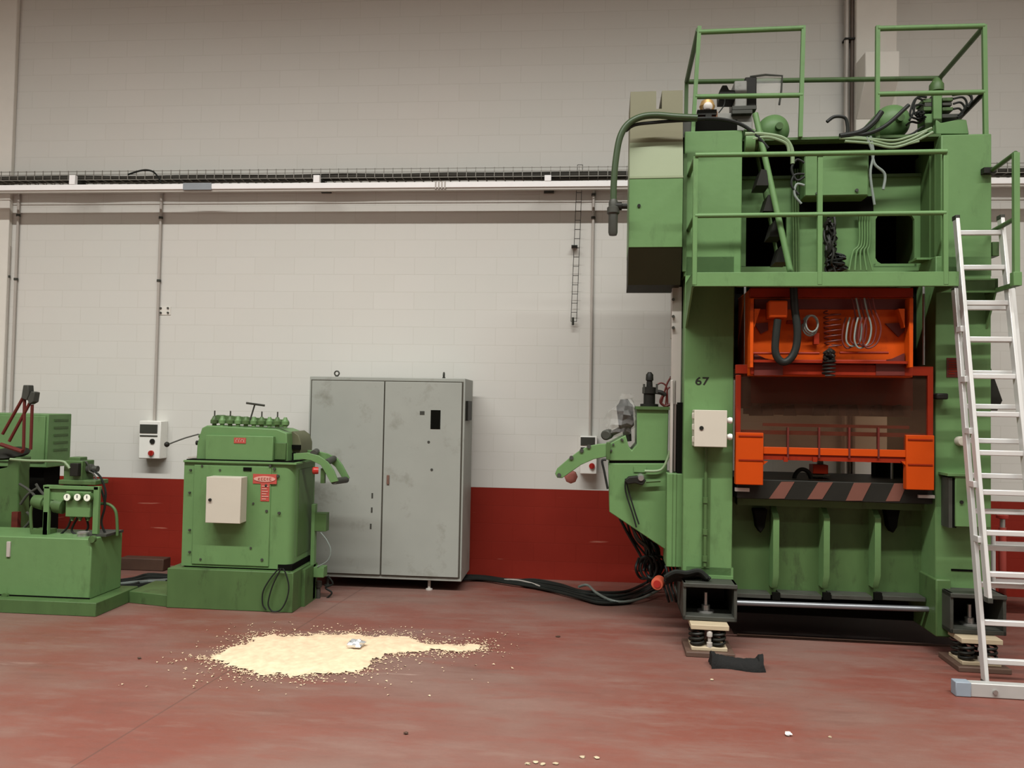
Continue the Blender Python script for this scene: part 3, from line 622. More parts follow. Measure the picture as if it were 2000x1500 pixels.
# crown back panel with two openings
xs = [1440, 1456, 1536, 1710, 1786, 1845]; YK = YP+.30; mb = MB()
mb.pb(B, 1440, 345, 1845, 418, YK, .03).pb(B, 1440, 520, 1845, 560, YK, .03)
mb.pb(B, 1440, 418, 1457, 520, YK, .03).pb(B, 1536, 418, 1710, 520, YK, .03).pb(B, 1786, 418, 1845, 520, YK, .03)
cp = pobj('crown_panel', mb, green)
for (x, y, sx, sy) in ((1710, 418, 1, 1), (1786, 418, -1, 1), (1710, 515, 1, -1), (1786, 515, -1, -1)):
    obj('opening_corner', MB().prism(B, ((x, y), (x+sx*11, y), (x+sx*4, y+sy*4), (x, y+sy*11)), YK, .03), green, cp)
mb = MB().pb(B, 1706, 515, 1790, 522, YK, .03)
obj('opening_sill', mb, green, cp)
pobj('crown_interior', MB().pb(B, 1430, 268, 1850, 560, YP+.85, .05), void)  # near-black back plate, shade inside the crown put into its colour
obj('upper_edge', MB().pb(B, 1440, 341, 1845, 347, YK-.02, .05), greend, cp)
obj('box_shadow', MB().pb(B, 1562, 384, 1706, 416, YK-.01, .012), void, cp)  # shadow under the junction box, painted as a near-black strip
pobj('deck_strip', MB().pb(B, 1449, 266, 1838, 271, YP+.04, .05), greend)
pobj('deck_strip', MB().pb(B, 1449, 271, 1838, 292, YP+.12, .05), void)  # near-black strip put in for the shade under the deck
pobj('recess_shade', MB().pb(B, 1449, 290, 1822, 342, YK+.1, .03), void)  # near-black plate, shade of the upper recess put into its colour
jb = pobj('junction_box', MB().pb(B, 1571, 289, 1697, 383, YP+.13, .17), green, bev=.005)
obj('lid', MB().pb(B, 1573, 299, 1695, 381, YP+.118, .012), green, jb, bev=.003)
for px, py in ((1596, 378), (1673, 372)):
    c = B.P(px, py, YP+.115); obj('lock', MB().cyl((c[0], YP+.105, c[2]), (c[0], YP+.12, c[2]), .012, n=12), dgrey, jb)
# climbing ladder on the crown
cl = pobj('crown_ladder', MB().tube([B.P(1475, 222, YP+.02), B.P(1546, 540, YP-.14)], .022, 10, smooth=False), green)
obj('stile', MB().tube([B.P(1478, 300, YP+.24), B.P(1518, 500, YP+.12)], .014, 8, smooth=False), greend, cl)
for px, py in ((1493, 362), (1507, 412), (1519, 462), (1531, 512)):
    obj('tread', MB().prism(B, ((px-16, py), (px-6, py-32), (px+4, py-30), (px+10, py)), YP-.06, .2), blackm, cl)
# hoses and pipes on the crown
for k, (x0, r) in enumerate(((1548, .008), (1553, .008), (1558, .008))):
    pobj('lubrication_pipe', MB().cyl(B.P(x0, 330, YK-.03), B.P(x0+2, 535, YK-.03), r, n=8), greend)
for k in range(5):
    x = 1678+k*5.2
    pobj('lubrication_pipe', MB().tube([B.P(x, 420, YK-.03), B.P(x, 475, YK-.03), B.P(x-4-(4-k)*2, 492, YK-.03), B.P(1658+k*11.5, 528, YK-.04)], .007, 7), green)
for pts, m_, r in ((((1455, 262), (1490, 262), (1530, 270), (1546, 290), (1548, 320)), hose, .015), (((1470, 272), (1500, 268), (1535, 280), (1541, 300)), hose, .012),
                   (((1640, 270), (1690, 272), (1740, 282), (1780, 272), (1810, 256)), hose, .010), (((1650, 276), (1700, 280), (1745, 288), (1790, 274), (1822, 258)), hose, .010), (((1660, 266), (1710, 272), (1750, 274), (1790, 262), (1820, 250)), hose, .009),
                   (((1692, 268), (1702, 290), (1708, 320), (1728, 340), (1725, 370)), cableg, .010), (((1700, 266), (1706, 300), (1700, 340), (1708, 400)), cableg, .009), (((1745, 288), (1770, 282), (1795, 276)), hose, .008),
                   (((1571, 318), (1556, 312), (1546, 330), (1556, 352), (1571, 345)), cable, .009), (((1571, 340), (1552, 342), (1546, 362), (1560, 380)), cable, .009), (((1571, 362), (1556, 360), (1552, 380), (1565, 398)), cableg, .009),
                   (((1360, 232), (1400, 232), (1440, 240), (1470, 258), (1500, 290)), cable, .014), (((1615, 238), (1630, 228), (1650, 230), (1655, 245), (1655, 262)), cable, .012),
                   (((1640, 266), (1680, 258), (1705, 240), (1722, 218)), cable, .02), (((1650, 262), (1690, 262), (1730, 245), (1775, 205)), cable, .014)):
    pobj('hose', MB().tube([B.P(x, y, YP-.02) for x, y in pts], r, 8), m_)
# greasy chain clump under the junction box
def tangle(cx, cy, w, h, Y, n, r, name, m_, parent):
    mb = MB()
    for k in range(n):
        pts = []; x, y = cx+random.uniform(-w, w)*.6, cy-h+random.uniform(0, h)*.5
        for j in range(6):
            pts.append(B.P(x, y, Y+random.uniform(-.05, .05))); x = cx+random.uniform(-w, w); y = min(cy+h, y+h*2/6*random.uniform(.5, 1.3))
        mb.tube(pts, r, 5, sub=4)
    o = obj(name, mb, m_, parent); o['kind'] = 'stuff'; return o
tangle(1622, 475, 13, 58, YK-.07, 16, .009, 'greasy_chain', blackm, prs)
tangle(1635, 512, 22, 20, YK-.05, 9, .008, 'greasy_chain', cable, prs)
pobj('round_plate', MB().lathe(B.P(1480, 285, YP-.0), (0, 1, 0), ((0, .02), (.0, .10), (.14, .10))) if 0 else MB().lathe(B.P(1452, 280, YP+.07), (1, 0, 0), ((0, .02), (.001, .10), (.07, .10), (.072, .06), (.10, .06), (.102, .09), (.13, .09))), green)
for px, py, x2, y2 in ((1792, 500, 1828, 505),):
    pobj('step_bracket', MB().pb(B, 1790, 503, 1826, 507, YP+.1, .15).pb(B, 1806, 507, 1810, 535, YP+.2, .02).pb(B, 1818, 507, 1822, 535, YP+.2, .02), green)

# guard box at the left of the crown
YG2 = 5.68
def zl(py): return B.Z(1281, py, YG2)
gx0, gx1 = B.X(1229, 360, YG2), B.X(1334, 360, YG2)
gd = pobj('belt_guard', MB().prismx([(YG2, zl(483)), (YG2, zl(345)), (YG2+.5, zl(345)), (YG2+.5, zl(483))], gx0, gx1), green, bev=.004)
obj('lower_panel', MB().prismx([(YG2+.004, zl(483)), (YG2+.5, zl(483)), (YG2+.5, zl(547)-.02), (YG2+.10, zl(547)-.02)], gx0+.002, gx1-.002), brownd, gd)  # slanting underside, its shade put into the dark brown
obj('upper_panel', MB().prismx([(YG2, zl(345)), (YG2+.03, zl(275)), (YG2+.5, zl(275)), (YG2+.5, zl(345))], gx0+.001, gx1-.001), sage, gd)  # slope lit from above, the light put into a paler green
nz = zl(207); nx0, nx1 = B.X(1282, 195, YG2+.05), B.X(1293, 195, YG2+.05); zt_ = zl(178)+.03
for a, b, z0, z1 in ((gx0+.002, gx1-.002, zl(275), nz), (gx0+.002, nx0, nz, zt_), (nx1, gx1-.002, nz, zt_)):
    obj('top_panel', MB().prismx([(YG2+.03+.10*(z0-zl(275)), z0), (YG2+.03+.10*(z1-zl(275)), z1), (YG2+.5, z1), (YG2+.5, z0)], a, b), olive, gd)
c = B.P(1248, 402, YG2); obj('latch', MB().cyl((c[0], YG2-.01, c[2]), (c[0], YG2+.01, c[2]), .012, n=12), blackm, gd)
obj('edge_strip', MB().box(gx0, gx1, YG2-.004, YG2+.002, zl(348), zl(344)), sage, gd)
pobj('gap_shade_strip', MB().pb(B, 1334, 300, 1341, 530, YP-.02, .03), greend)  # dark green strip added for the shade between guard and crown
h1 = pobj('supply_hose', MB().tube([B.P(x, y, 5.58) for x, y in ((1362, 230), (1320, 228), (1280, 225), (1250, 229), (1226, 243), (1211, 268), (1203, 310), (1199, 355), (1198, 395))], .024, 12), mat('dark_green_hose', (.035, .06, .025, 1), .4))
obj('hose', MB().tube([B.P(x, y, 5.6) for x, y in ((1362, 234), (1320, 236), (1280, 239), (1240, 244), (1222, 256))], .012, 10), cable, h1)
obj('plug', MB().lathe(B.P(1198, 390, 5.58), (0, 0, -1), ((0, .026), (.02, .034), (.05, .034), (.06, .045), (.10, .045), (.11, .034), (.24, .034), (.26, .028))), dgrey, h1)
obj('side_fitting', MB().lathe(B.P(1198, 403, 5.58), (1, 0, 0), ((0, .03), (.06, .03), (.062, .02), (.1, .02))), blackm, h1)

# ---- platform with railings
YF = 5.35
pz0, pz1 = B.Z(1610, 559, YF), B.Z(1610, 531, YF); pxl, pxr, pxo = B.X(1352, 545, YF), B.X(1873, 545, YF), B.X(1992, 555, YF)
pf = pobj('platform', MB().box(pxl, pxr, YF, YF+.02, pz0, pz1).box(pxl, pxl+.02, YF, YP, pz0, pz1).box(pxl, pxr, YF+.02, YP, pz1-.02, pz1-.005), green, bev=.003, label='projecting green walkway')
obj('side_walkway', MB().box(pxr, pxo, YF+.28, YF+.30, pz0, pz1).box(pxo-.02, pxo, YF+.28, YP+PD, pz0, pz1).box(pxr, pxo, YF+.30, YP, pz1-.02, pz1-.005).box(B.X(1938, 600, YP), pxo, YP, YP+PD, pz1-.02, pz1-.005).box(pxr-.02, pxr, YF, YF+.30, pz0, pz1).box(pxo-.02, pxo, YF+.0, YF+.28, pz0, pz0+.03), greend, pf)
gz = B.Z(1337, 640, YP)
obj('gusset', MB().prismx([(YF+.03, pz0), (YP, pz0), (YP, gz)], pxl, pxl+.012), green, pf)
obj('gusset', MB().prismx([(YF+.30, pz0), (YP, pz0), (YP, gz)], B.X(1925, 600, YP), B.X(1925, 600, YP)+.012), green, pf)
obj('gusset', MB().ext([(B.X(1936, 650, YP), YP+.01, pz0), (pxo-.02, YP+.01, pz0), (B.X(1936, 650, YP), YP+.01, gz-.05)], [(B.X(1936, 650, YP), YP+.03, pz0), (pxo-.02, YP+.03, pz0), (B.X(1936, 650, YP), YP+.03, gz-.05)]), greend, pf)
rl = pobj('platform_railing', MB().tube([B.P(1358, 303, YF), B.P(1602, 300, YF), B.P(1849, 296, YF)], .017, 10, smooth=False), green)
zr = B.Z(1602, 300, YF); zm = B.Z(1602, 418, YF)
rl.data.vertices  # keep
for px in (1358, 1602, 1848):
    x = B.X(px, 420, YF); obj('post', MB().box(x-.016, x+.016, YF-.002, YF+.03, pz0+.01, zr), green, rl, bev=.003)
xa, xb = B.X(1358, 420, YF), B.X(1848, 420, YF)
obj('mid_rail', MB().cyl((xa, YF+.01, zm), (xb, YF+.01, zm), .016, n=12), green, rl)
obj('side_rail', MB().cyl((xa, YF+.01, zr), (xa, YP, zr), .015, n=12), greend, rl)
obj('side_rail', MB().cyl((xa, YF+.01, zm), (xa, YP, zm), .015, n=12), greend, rl)
xo = B.X(1987, 430, YF); zo = B.Z(1987, 297, YF); zo2 = B.Z(1987, 425, YF)
obj('post', MB().box(xo-.018, xo+.018, YF, YF+.036, B.Z(1990, 556, YF), zo), green, rl, bev=.003)
obj('post_shoe', MB().box(xo-.026, xo+.026, YF-.006, YF+.045, B.Z(1990, 558, YF), B.Z(1990, 531, YF)), green, rl, bev=.003)
xh = B.X(1930, 341, YP)
for z in (zo, zo2):
    obj('side_rail', MB().tube([(xo, YF+.02, z), (xo, YP+.02, z)] if 0 else [(xo, YF+.02, z), (xh+.01, YP-.03, z-.0)], .016, 10, smooth=False), greend, rl)
obj('rail_bracket', MB().box(xh-.05, xh+.03, YP-.05, YP, zo-.02, zo+.02), blackm, rl)
# ---- top railings
ztr = B.Z(1467, 59, YP+.02); zmr = B.Z(1467, 187, YP+.02); YB2 = 6.66
tr = pobj('top_railing', MB().cyl((B.X(1364, 150, YP+.02), YP+.02, ztr), (B.X(1568, 60, YP+.02), YP+.02, ztr), .019, n=12), green)
def post(px0, py0, px1, py1, Y): obj('post', MB().tube([B.P(px0, py0, Y), B.P(px1, py1, Y)], .02, 4, smooth=False), green, tr)
post(1366, 52, 1353, 262, YP+.02); post(1569, 51, 1563, 268, YP+.02); post(1714, 51, 1713, 270, YP+.02); post(1922, 49, 1925, 264, YP+.02)
obj('mid_rail', MB().cyl(B.P(1358, 189, YP+.02), B.P(1567, 186, YP+.02), .018, n=12), green, tr)
obj('top_rail', MB().cyl(B.P(1714, 56, YP+.02), B.P(1922, 51, YP+.02), .019, n=12), green, tr)
obj('mid_rail', MB().cyl(B.P(1714, 184, YP+.02), B.P(1922, 180, YP+.02), .018, n=12), green, tr)
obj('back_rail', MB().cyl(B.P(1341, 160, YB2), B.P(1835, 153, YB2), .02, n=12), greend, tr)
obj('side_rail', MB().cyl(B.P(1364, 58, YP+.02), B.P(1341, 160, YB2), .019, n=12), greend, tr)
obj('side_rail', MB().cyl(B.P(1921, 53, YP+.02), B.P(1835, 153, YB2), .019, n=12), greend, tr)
obj('side_rail', MB().cyl(B.P(1920, 183, YP+.02), B.P(1868, 236, YP+.5), .018, n=12), blackm, tr)
obj('post', MB().tube([B.P(1341, 160, YB2), B.P(1339, 262, YB2)], .022, 4, smooth=False), greend, tr)
obj('post', MB().tube([B.P(1835, 153, YB2), B.P(1834, 262, YB2)], .022, 4, smooth=False), green, tr)
# ---- machinery on the deck
def tank_(px, py, R, Y): 
    c = B.P(px, py, Y); r = R/1500*Y
    o = pobj('air_tank', MB().lathe((c[0], Y-.06, c[2]), (0, 1, 0), ((0, .012), (.004, r*.35), (.02, r*.66), (.05, r*.9), (.09, r), (.62, r), (.66, r*.9), (.69, r*.5)), n=32), green)
    obj('port', MB().cyl((c[0]+.02, Y-.1, c[2]-.01), (c[0]+.02, Y-.04, c[2]-.01), .028, n=14), greend, o)
    obj('saddle', MB().box(c[0]-r*.7, c[0]+r*.7, Y+.1, Y+.16, zd, c[2]-r*.6), greend, o)
tank_(1512, 252, 30, 6.15); tank_(1745, 236, 33, 6.15)
m1 = pobj('drive_motor', MB().pb(B, 1434, 157, 1459, 232, 6.15, .26), motorg, bev=.01)
obj('motor_flange', MB().pb(B, 1455, 150, 1478, 208, 6.2, .22), blackm, m1, bev=.008)
obj('motor_hood', MB().tube([B.P(1465, 150, 6.24), B.P(1495, 146, 6.24), B.P(1528, 148, 6.24), B.P(1526, 178, 6.24), B.P(1522, 205, 6.24)], .008, 6, smooth=False), dgrey, m1)
obj('hood_cover', MB().prism(B, ((1465, 150), (1495, 146), (1528, 148), (1526, 186), (1470, 186)), 6.25, .006), film, m1, label='clear plastic hood')
obj('terminal_box', MB().prism(B, ((1405, 178), (1411, 166), (1420, 166), (1424, 175), (1436, 176), (1436, 195), (1405, 195)), 6.12, .15), blackm, m1, bev=.006)
obj('motor_foot', MB().pb(B, 1430, 206, 1478, 214, 6.1, .3).pb(B, 1430, 214, 1470, 222, 6.05, .3), dgrey, m1, bev=.004)
obj('motor_base', MB().pb(B, 1400, 220, 1470, 256, 6.1, .35), motorg, m1, bev=.006)
obj('wire', MB().tube([B.P(1416, 194, 6.12), B.P(1414, 206, 6.12), B.P(1404, 220, 6.1)], .005, 6), cable, m1)
rg = pobj('air_regulator', MB().pb(B, 1363, 216, 1402, 236, 5.9, .14), copper, bev=.012, label='copper-coloured air regulator')
obj('knob', MB().lathe(B.P(1383, 207, 5.88), (0, 1, 0), ((0, .02), (.005, .034), (.1, .034))), zinc, rg)
obj('bowl', MB().lathe(B.P(1381, 216, 5.97), (0, 0, 1), ((0, .05), (.03, .06), (.07, .045), (.085, .02))), mat('brass', (.7, .45, .18, 1), .35, .6), rg)
obj('manifold', MB().pb(B, 1362, 214, 1400, 224, 5.87, .05).pb(B, 1378, 222, 1390, 234, 5.86, .05), blackm, rg)
obj('base_plate', MB().pb(B, 1345, 235, 1440, 256, 5.86, .5), void, rg)
obj('side_bracket', MB().pb(B, 1334, 232, 1356, 268, 5.8, .3), dgrey, rg)
vb = pobj('valve_stack', MB().pb(B, 1823, 158, 1840, 258, 5.95, .05), green, bev=.004)
obj('valve_head', MB().lathe(B.P(1829, 166, 5.98), (0, 0, 1), ((-.05, .05), (.0, .05), (.03, .03), (.05, .02))), greend, vb)
for x0, y0, x1, y1, m_ in ((1803, 192, 1820, 200, greend), (1806, 200, 1822, 208, dgrey), (1804, 208, 1822, 216, greend), (1818, 188, 1826, 218, blackm), (1841, 190, 1862, 197, greend), (1841, 200, 1860, 206, dgrey), (1841, 209, 1862, 216, greend), (1840, 222, 1880, 230, dgrey), (1806, 222, 1826, 258, green)):
    obj('valve', MB().pb(B, x0, y0, x1, y1, 5.97, .14), m_, vb, bev=.004)
obj('sloped_cover', MB().prism(B, ((1828, 232), (1838, 240), (1876, 232), (1888, 234), (1893, 262), (1828, 262)), 5.92, .3), green, vb, bev=.006)
for pts in (((1862, 193), (1880, 190), (1888, 200), (1884, 212), (1872, 226)), ((1862, 203), (1876, 200), (1884, 210), (1878, 222)), ((1862, 213), (1874, 212), (1880, 222), (1870, 230)), ((1860, 186), (1890, 184), (1898, 196), (1890, 210)), ((1896, 184), (1898, 196), (1890, 206)),
            ((1803, 196), (1790, 192), (1782, 205), (1778, 225), (1792, 232), (1808, 228)), ((1803, 205), (1788, 206), (1784, 220), (1776, 235)), ((1806, 232), (1795, 240), (1780, 238), (1770, 245)), ((1810, 190), (1792, 190), (1784, 210), (1790, 226), (1805, 226)), ((1806, 245), (1795, 252), (1780, 262), (1760, 266))):
    obj('hose', MB().tube([B.P(x, y, 5.96) for x, y in pts], .008, 7), cable, vb)
tangle(1798, 226, 12, 10, 5.97, 8, .007, 'fitting_cluster', cable, vb)

# ---- slide area
YS = 5.60; YL = 5.95
pobj('slide_gap_shade', MB().pb(B, 1425, 550, 1466, 720, 6.12, .05).pb(B, 1783, 550, 1835, 720, 6.12, .05).pb(B, 1420, 540, 1840, 700, YP+.90, .04), void)  # near-black plates added for the dark gaps beside the slide
for px in (1455, 1804):
    pobj('guide_rod', MB().cyl(B.P(px, 560, YP+.06), B.P(px, 713, YP+.06), .009, n=10), steel)
YE = YS-.03
sl = pobj('slide', MB().pb(B, 1466, 562, 1783, 735, YS, .9), orange, bev=.006, label='orange press slide')
obj('slide_base', MB().pb(B, 1466, 730, 1783, 800, YL+.02, .5), redo, sl)
obj('flange', MB().pb(B, 1465, 582, 1472, 718, YS-.09, .09), orange, sl, bev=.004)
obj('flange', MB().pb(B, 1776, 582, 1784, 718, YS-.09, .09), orange, sl, bev=.004)
obj('upper_beam', MB().pb(B, 1465, 562, 1784, 580, YS-.05, .05), redo, sl, bev=.004)  # top band in shade, coloured red instead of orange
obj('pocket_shade', MB().pb(B, 1474, 584, 1774, 604, YS-.012, .012), redd, sl)  # platform shade on the slide, painted as a dark red plate
for a in (1477, 1763):
    s_ = 1 if a < 1600 else -1
    obj('corner_web', MB().prism(B, ((a-s_*4, 603), (a+s_*8, 603), (a-s_*4, 640)) , YS-.08, .08), orange, sl)
    obj('corner_web', MB().prism(B, ((a-s_*4, 690), (a+s_*18, 700), (a+s_*52, 706), (a+s_*52, 733), (a-s_*4, 733)), YS-.035, .035), redd, sl)  # lower corners of the slide, darkened with dark red plates
obj('pocket_shade', MB().prism(B, ((1729, 632), (1770, 630), (1768, 645), (1755, 658)), YS-.014, .014), redd, sl)  # shaded gusset underside, painted in dark red
obj('pocket_shade', MB().prism(B, ((1474, 632), (1500, 630), (1500, 645), (1486, 652)), YS-.014, .014), redd, sl)
obj('ledge', MB().pb(B, 1472, 704, 1776, 709, YS-.07, .07), redo, sl)
obj('lower_beam', MB().pb(B, 1466, 712, 1783, 733, YS-.03, .03), redo, sl, bev=.004)
obj('die_plate', MB().pb(B, 1466, 738, 1783, 790, YL-.0, .02), redo, sl)
obj('die_shoe', MB().pb(B, 1470, 790, 1779, 812, YL-.04, .4), mat('brown_grey_shoe', (.09, .05, .035, 1), .6, var=.3), sl)
for px in (1478, 1500, 1545, 1600, 1630, 1668, 1715, 1755):
    obj('clamp', MB().prism(B, ((px-13, 812), (px-9, 793), (px+6, 790), (px+12, 812)), YL-.09, .06), blackm, sl, bev=.005)
obj('terminal_box', MB().pb(B, 1502, 586, 1539, 621, YS-.12, .12), orangec, sl, bev=.012)
obj('hose', MB().tube([B.P(x, y, YS-.10) for x, y in ((1550, 562), (1552, 600), (1557, 640), (1556, 672), (1548, 695), (1534, 707), (1521, 702), (1514, 684), (1516, 650), (1519, 624))], .026, 12), cable, sl)
mb = MB()
for k in range(9): mb.box(0, 0, 0, 0, 0, 0) if 0 else None
mb = MB()
for k in range(3):
    pts = [B.P(1582+(15-k*1.5)*math.cos(a)+k*2, 636+(20-k*2)*math.sin(a)-k*2, YS-.05-.015*k) for a in (2*math.pi*i/16 for i in range(16))]
    mb.tube(pts, .006, 6, smooth=False, close=True)
obj('coiled_hose', mb, cableg, sl)
obj('spiral_hose', MB().coil(B.P(1625, 608, YS-.05), B.P(1627, 678, YS-.05), .055, .005, 7), redd, sl)
obj('spiral_hose', MB().coil(B.P(1620, 700, YS-.08), B.P(1618, 735, YS-.08), .04, .006, 5), blackm, sl)
for k in range(6):
    x = 1664+k*8; d = 6+k*3.5
    obj('hose', MB().tube([B.P(q[0], q[1], YS-.08-.01*k) for q in ((x, 582), (x+5, 606), (x+7+d*.4, 640), (x+4+d*.2, 670), (x-10, 680-(k % 3)*4+8*(k == 5)), (x-19, 665), (x-17, 640), (x-12, 620))], .006, 7), cableg if k in (1, 3) else redd, sl)
for y, x0, x1 in ((689, 1640, 1735), (705, 1500, 1730), (690, 1470, 1600)):
    obj('pipe', MB().cyl(B.P(x0, y, YS-.06), B.P(x1, y, YS-.06), .009, n=8), redo, sl)
tangle(1620, 694, 10, 12, YS-.08, 14, .011, 'grease_clump', blackm, sl)
obj('fitting', MB().pb(B, 1538, 625, 1580, 632, YS-.06, .04).pb(B, 1590, 650, 1600, 672, YS-.05, .04), redo, sl)
# ---- orange guard frame in front of the die space
YO = YP-.07
gf = pobj('guard_frame', MB().pb(B, 1437, 714, 1823, 732, YO, .04).pb(B, 1437, 732, 1447, 850, YO, .04).pb(B, 1812, 732, 1823, 852, YO, .04), redo, bev=.003)  # bars below the slide, its shade put into the dull red
obj('side_block', MB().pb(B, 1437, 845, 1491, 947, YO-.01, .06), orangec, gf, bev=.004)
obj('side_block', MB().pb(B, 1770, 850, 1825, 957, YO-.01, .06), orangec, gf, bev=.004)
for x0, x1, y in ((1443, 1490, 852), (1443, 1492, 899), (1774, 1822, 859), (1774, 1822, 908)): obj('edge_strip', MB().pb(B, x0, y-1.5, x1, y+1, YO-.016, .01), redo, gf)
obj('cross_bar', MB().pb(B, 1491, 876, 1770, 890, YO, .04), orangec, gf, bev=.003)
obj('cross_bar', MB().pb(B, 1491, 890, 1770, 901, YO+.01, .03), redo, gf)
obj('cross_bar', MB().pb(B, 1448, 843, 1812, 851, YO+.03, .02), redo, gf)
obj('cross_bar', MB().pb(B, 1490, 829, 1776, 835, YO+.03, .02), redo, gf)
for px in (1539, 1600, 1659, 1716): obj('divider', MB().pb(B, px-1.5, 835, px+2, 895, YO-.004, .03), redd, gf)
for px in (1535, 1592): obj('hinge', MB().pb(B, px-4, 893, px+4, 902, YO-.01, .02), redo, gf)
obj('acrylic_window', MB().pb(B, 1447, 732, 1812, 893, YO+.016, .006), plexi, gf, label='dirty clear acrylic window')
mb = MB().prism(B, ((1491, 901), (1500, 901), (1491, 908)), YO, .04).prism(B, ((1760, 901), (1770, 901), (1770, 910)), YO, .04)
obj('corner_fillet', mb, orangec, gf)
# ---- bolster and bed
YB = YP+.0; bt = B.Z(1630, 941, YB)
bo = pobj('bolster', MB().pb(B, 1440, 941, 1822, 979, YB, .82), blackm, bev=.004)
for q in (((1598, 942), (1627, 942), (1606, 975), (1577, 975)), ((1668, 943), (1702, 943), (1684, 978), (1652, 978)), ((1747, 944), (1772, 944), (1757, 979), (1730, 979)), ((1526, 941), (1552, 941), (1532, 974), (1502, 974))):
    obj('hazard_stripe', MB().prism(B, q, YB-.004, .004), mat('faded_salmon_stripe', (.12, .045, .03, 1), .6) if 'faded_salmon_stripe' not in bpy.data.materials else bpy.data.materials['faded_salmon_stripe'], bo)
obj('bolster_bolt', MB().pb(B, 1436, 953, 1464, 960, YB-.02, .03), zinc, bo)
obj('bolster_bolt', MB().pb(B, 1794, 967, 1826, 973, YB-.02, .03), zinc, bo)
rv = obj('red_valve', MB().pb(B, 1588, 908, 1618, 926, YB+.25, .12), redo, bo, bev=.005)
obj('valve_stand', MB().pb(B, 1598, 898, 1608, 945, YB+.3, .04).pb(B, 1585, 928, 1622, 932, YB+.24, .15), dgrey, bo)
obj('hose_loop', MB().tube([B.P(x, y, YB+.2) for x, y in ((1551, 946), (1552, 930), (1560, 919), (1570, 917), (1580, 924), (1587, 945))], .016, 10), cable, bo)
obj('die_lump', MB().prism(B, ((1495, 945), (1505, 938), (1528, 936), (1540, 942), (1560, 940), (1560, 948), (1495, 948)), YB+.1, .2), redd, bo, bev=.01)
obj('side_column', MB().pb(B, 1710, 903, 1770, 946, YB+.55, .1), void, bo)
obj('steel_rod', MB().cyl(B.P(1742, 903, YB+.4), B.P(1742, 942, YB+.4), .010, n=10), steel, bo)
YD = YP+.24
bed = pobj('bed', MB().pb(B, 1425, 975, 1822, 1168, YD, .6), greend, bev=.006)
for px in (1516, 1615, 1715):
    z0, z1 = B.Z(px, 1152, YD-.14), B.Z(px, 1004, YD-.14); x0, x1 = B.X(px-6, 1080, YD-.14), B.X(px+6, 1080, YD-.14)
    obj('rib', MB().prismx([(YD, z0), (YD-.09, z0), (YD-.14, z0+.10), (YD-.14, z1-.03), (YD-.02, z1+.06), (YD, z1+.06)], x0, x1), green, bed, bev=.003)
    obj('notch', MB().pb(B, px-7, 1158, px+8, 1172, YD-.155, .03), void, bed)
obj('upper_lip', MB().pb(B, 1440, 979, 1812, 992, YD-.10, .1), greend, bed)
for a, b in ((1438, 1505), (1524, 1605), (1624, 1704), (1724, 1808)):
    ym = 1160+(a-1438)*.02
    obj('bottom_flange', MB().pb(B, a, ym, b, ym+8, YD-.14, .22), dgrey, bed, bev=.002)
obj('bottom_pipe', MB().cyl(B.P(1438, 1177, YP+.08), B.P(1818, 1190, YP+.08), .020, n=14), mat('dull_steel_pipe', (.20, .21, .22, 1), .4, .7, spec=.4), bed)
for px in (1486, 1745): obj('damper', MB().prism(B, ((px-14, 995), (px+14, 995), (px+10, 1015), (px+8, 1030), (px, 1042), (px-8, 1030), (px-10, 1015)), YD-.1, .1), void, bed, bev=.008)
pobj('under_bed_bar', MB().pb(B, 1435, 1185, 1820, 1205, YD+.1, .3), void)  # near-black bar in the space under the bed
# ---- left upright details
text('stencil_number', '67', B, 1371, 745, YP-.001, 15, blackm, ul, sx=1.25)
wb = pobj('white_junction_box', MB().pb(B, 1356, 801, 1420, 873, YP-.14, .14), cream, bev=.005, label='white junction box')
obj('lid', MB().pb(B, 1356, 801, 1420, 873, YP-.152, .012), cream, wb, bev=.003)
for py in (812, 834, 858): obj('lug', MB().pb(B, 1352, py-6, 1357, py+6, YP-.12, .03), cream, wb, bev=.004)
for py in (821, 853): obj('cable_gland', MB().lathe(B.P(1420, py, YP-.1), (1, 0, 0), ((0, .016), (.02, .024), (.035, .02))), white, wb)
c = B.P(1370, 836, YP-.15); obj('lock', MB().cyl((c[0], YP-.158, c[2]), (c[0], YP-.15, c[2]), .015, n=14), blackm, wb)
x = B.X(1378, 1000, YP-.03)
cd = pobj('cable_conduit', MB().cyl((x, YP-.02, B.Z(1378, 1105, YP)), (x, YP-.02, B.Z(1378, 873, YP)), .012, n=10), greend)
for py in (976, 1038, 1090): z = B.Z(1378, py, YP); obj('coupling', MB().cyl((x, YP-.02, z-.02), (x, YP-.02, z+.02), .019, n=12), greend, cd)
obj('recess_strip', MB().pb(B, 1371, 935, 1387, 1110, YP-.004, .004), greend, ul)
obj('foot_flange', MB().pb(B, 1384, 1125, 1432, 1131, YP-.02, .02), green, ul)
st = pobj('side_post', MB().pb(B, 1302, 925, 1334, 1108, YP+.06, .3), green, bev=.006)
for a in (1313, 1320): obj('groove', MB().pb(B, a, 926, a+1, 1106, YP+.057, .003), greend, st)
pobj('cable_chain', MB().pb(B, 1323, 786, 1333, 925, YP+.08, .1), void)
pobj('cable_duct', MB().pb(B, 1312, 560, 1331, 790, YP+.14, .06), zinc, bev=.004)
pobj('cable_duct', MB().pb(B, 1309, 742, 1315, 925, YP+.12, .05), zinc, bev=.006)
pobj('cable_duct', MB().pb(B, 1316, 742, 1321, 922, YP+.14, .05), mat('taupe_sleeve', (.17, .14, .12, 1), .6), bev=.006)
pobj('dark_bracket', MB().pb(B, 1326, 530, 1338, 640, YP+.16, .12), brownd)
for py in (585, 618, 640): pobj('duct_bolt', MB().cyl(B.P(1315, py, YP+.11), B.P(1315, py, YP+.14), .012, n=8), dgrey)
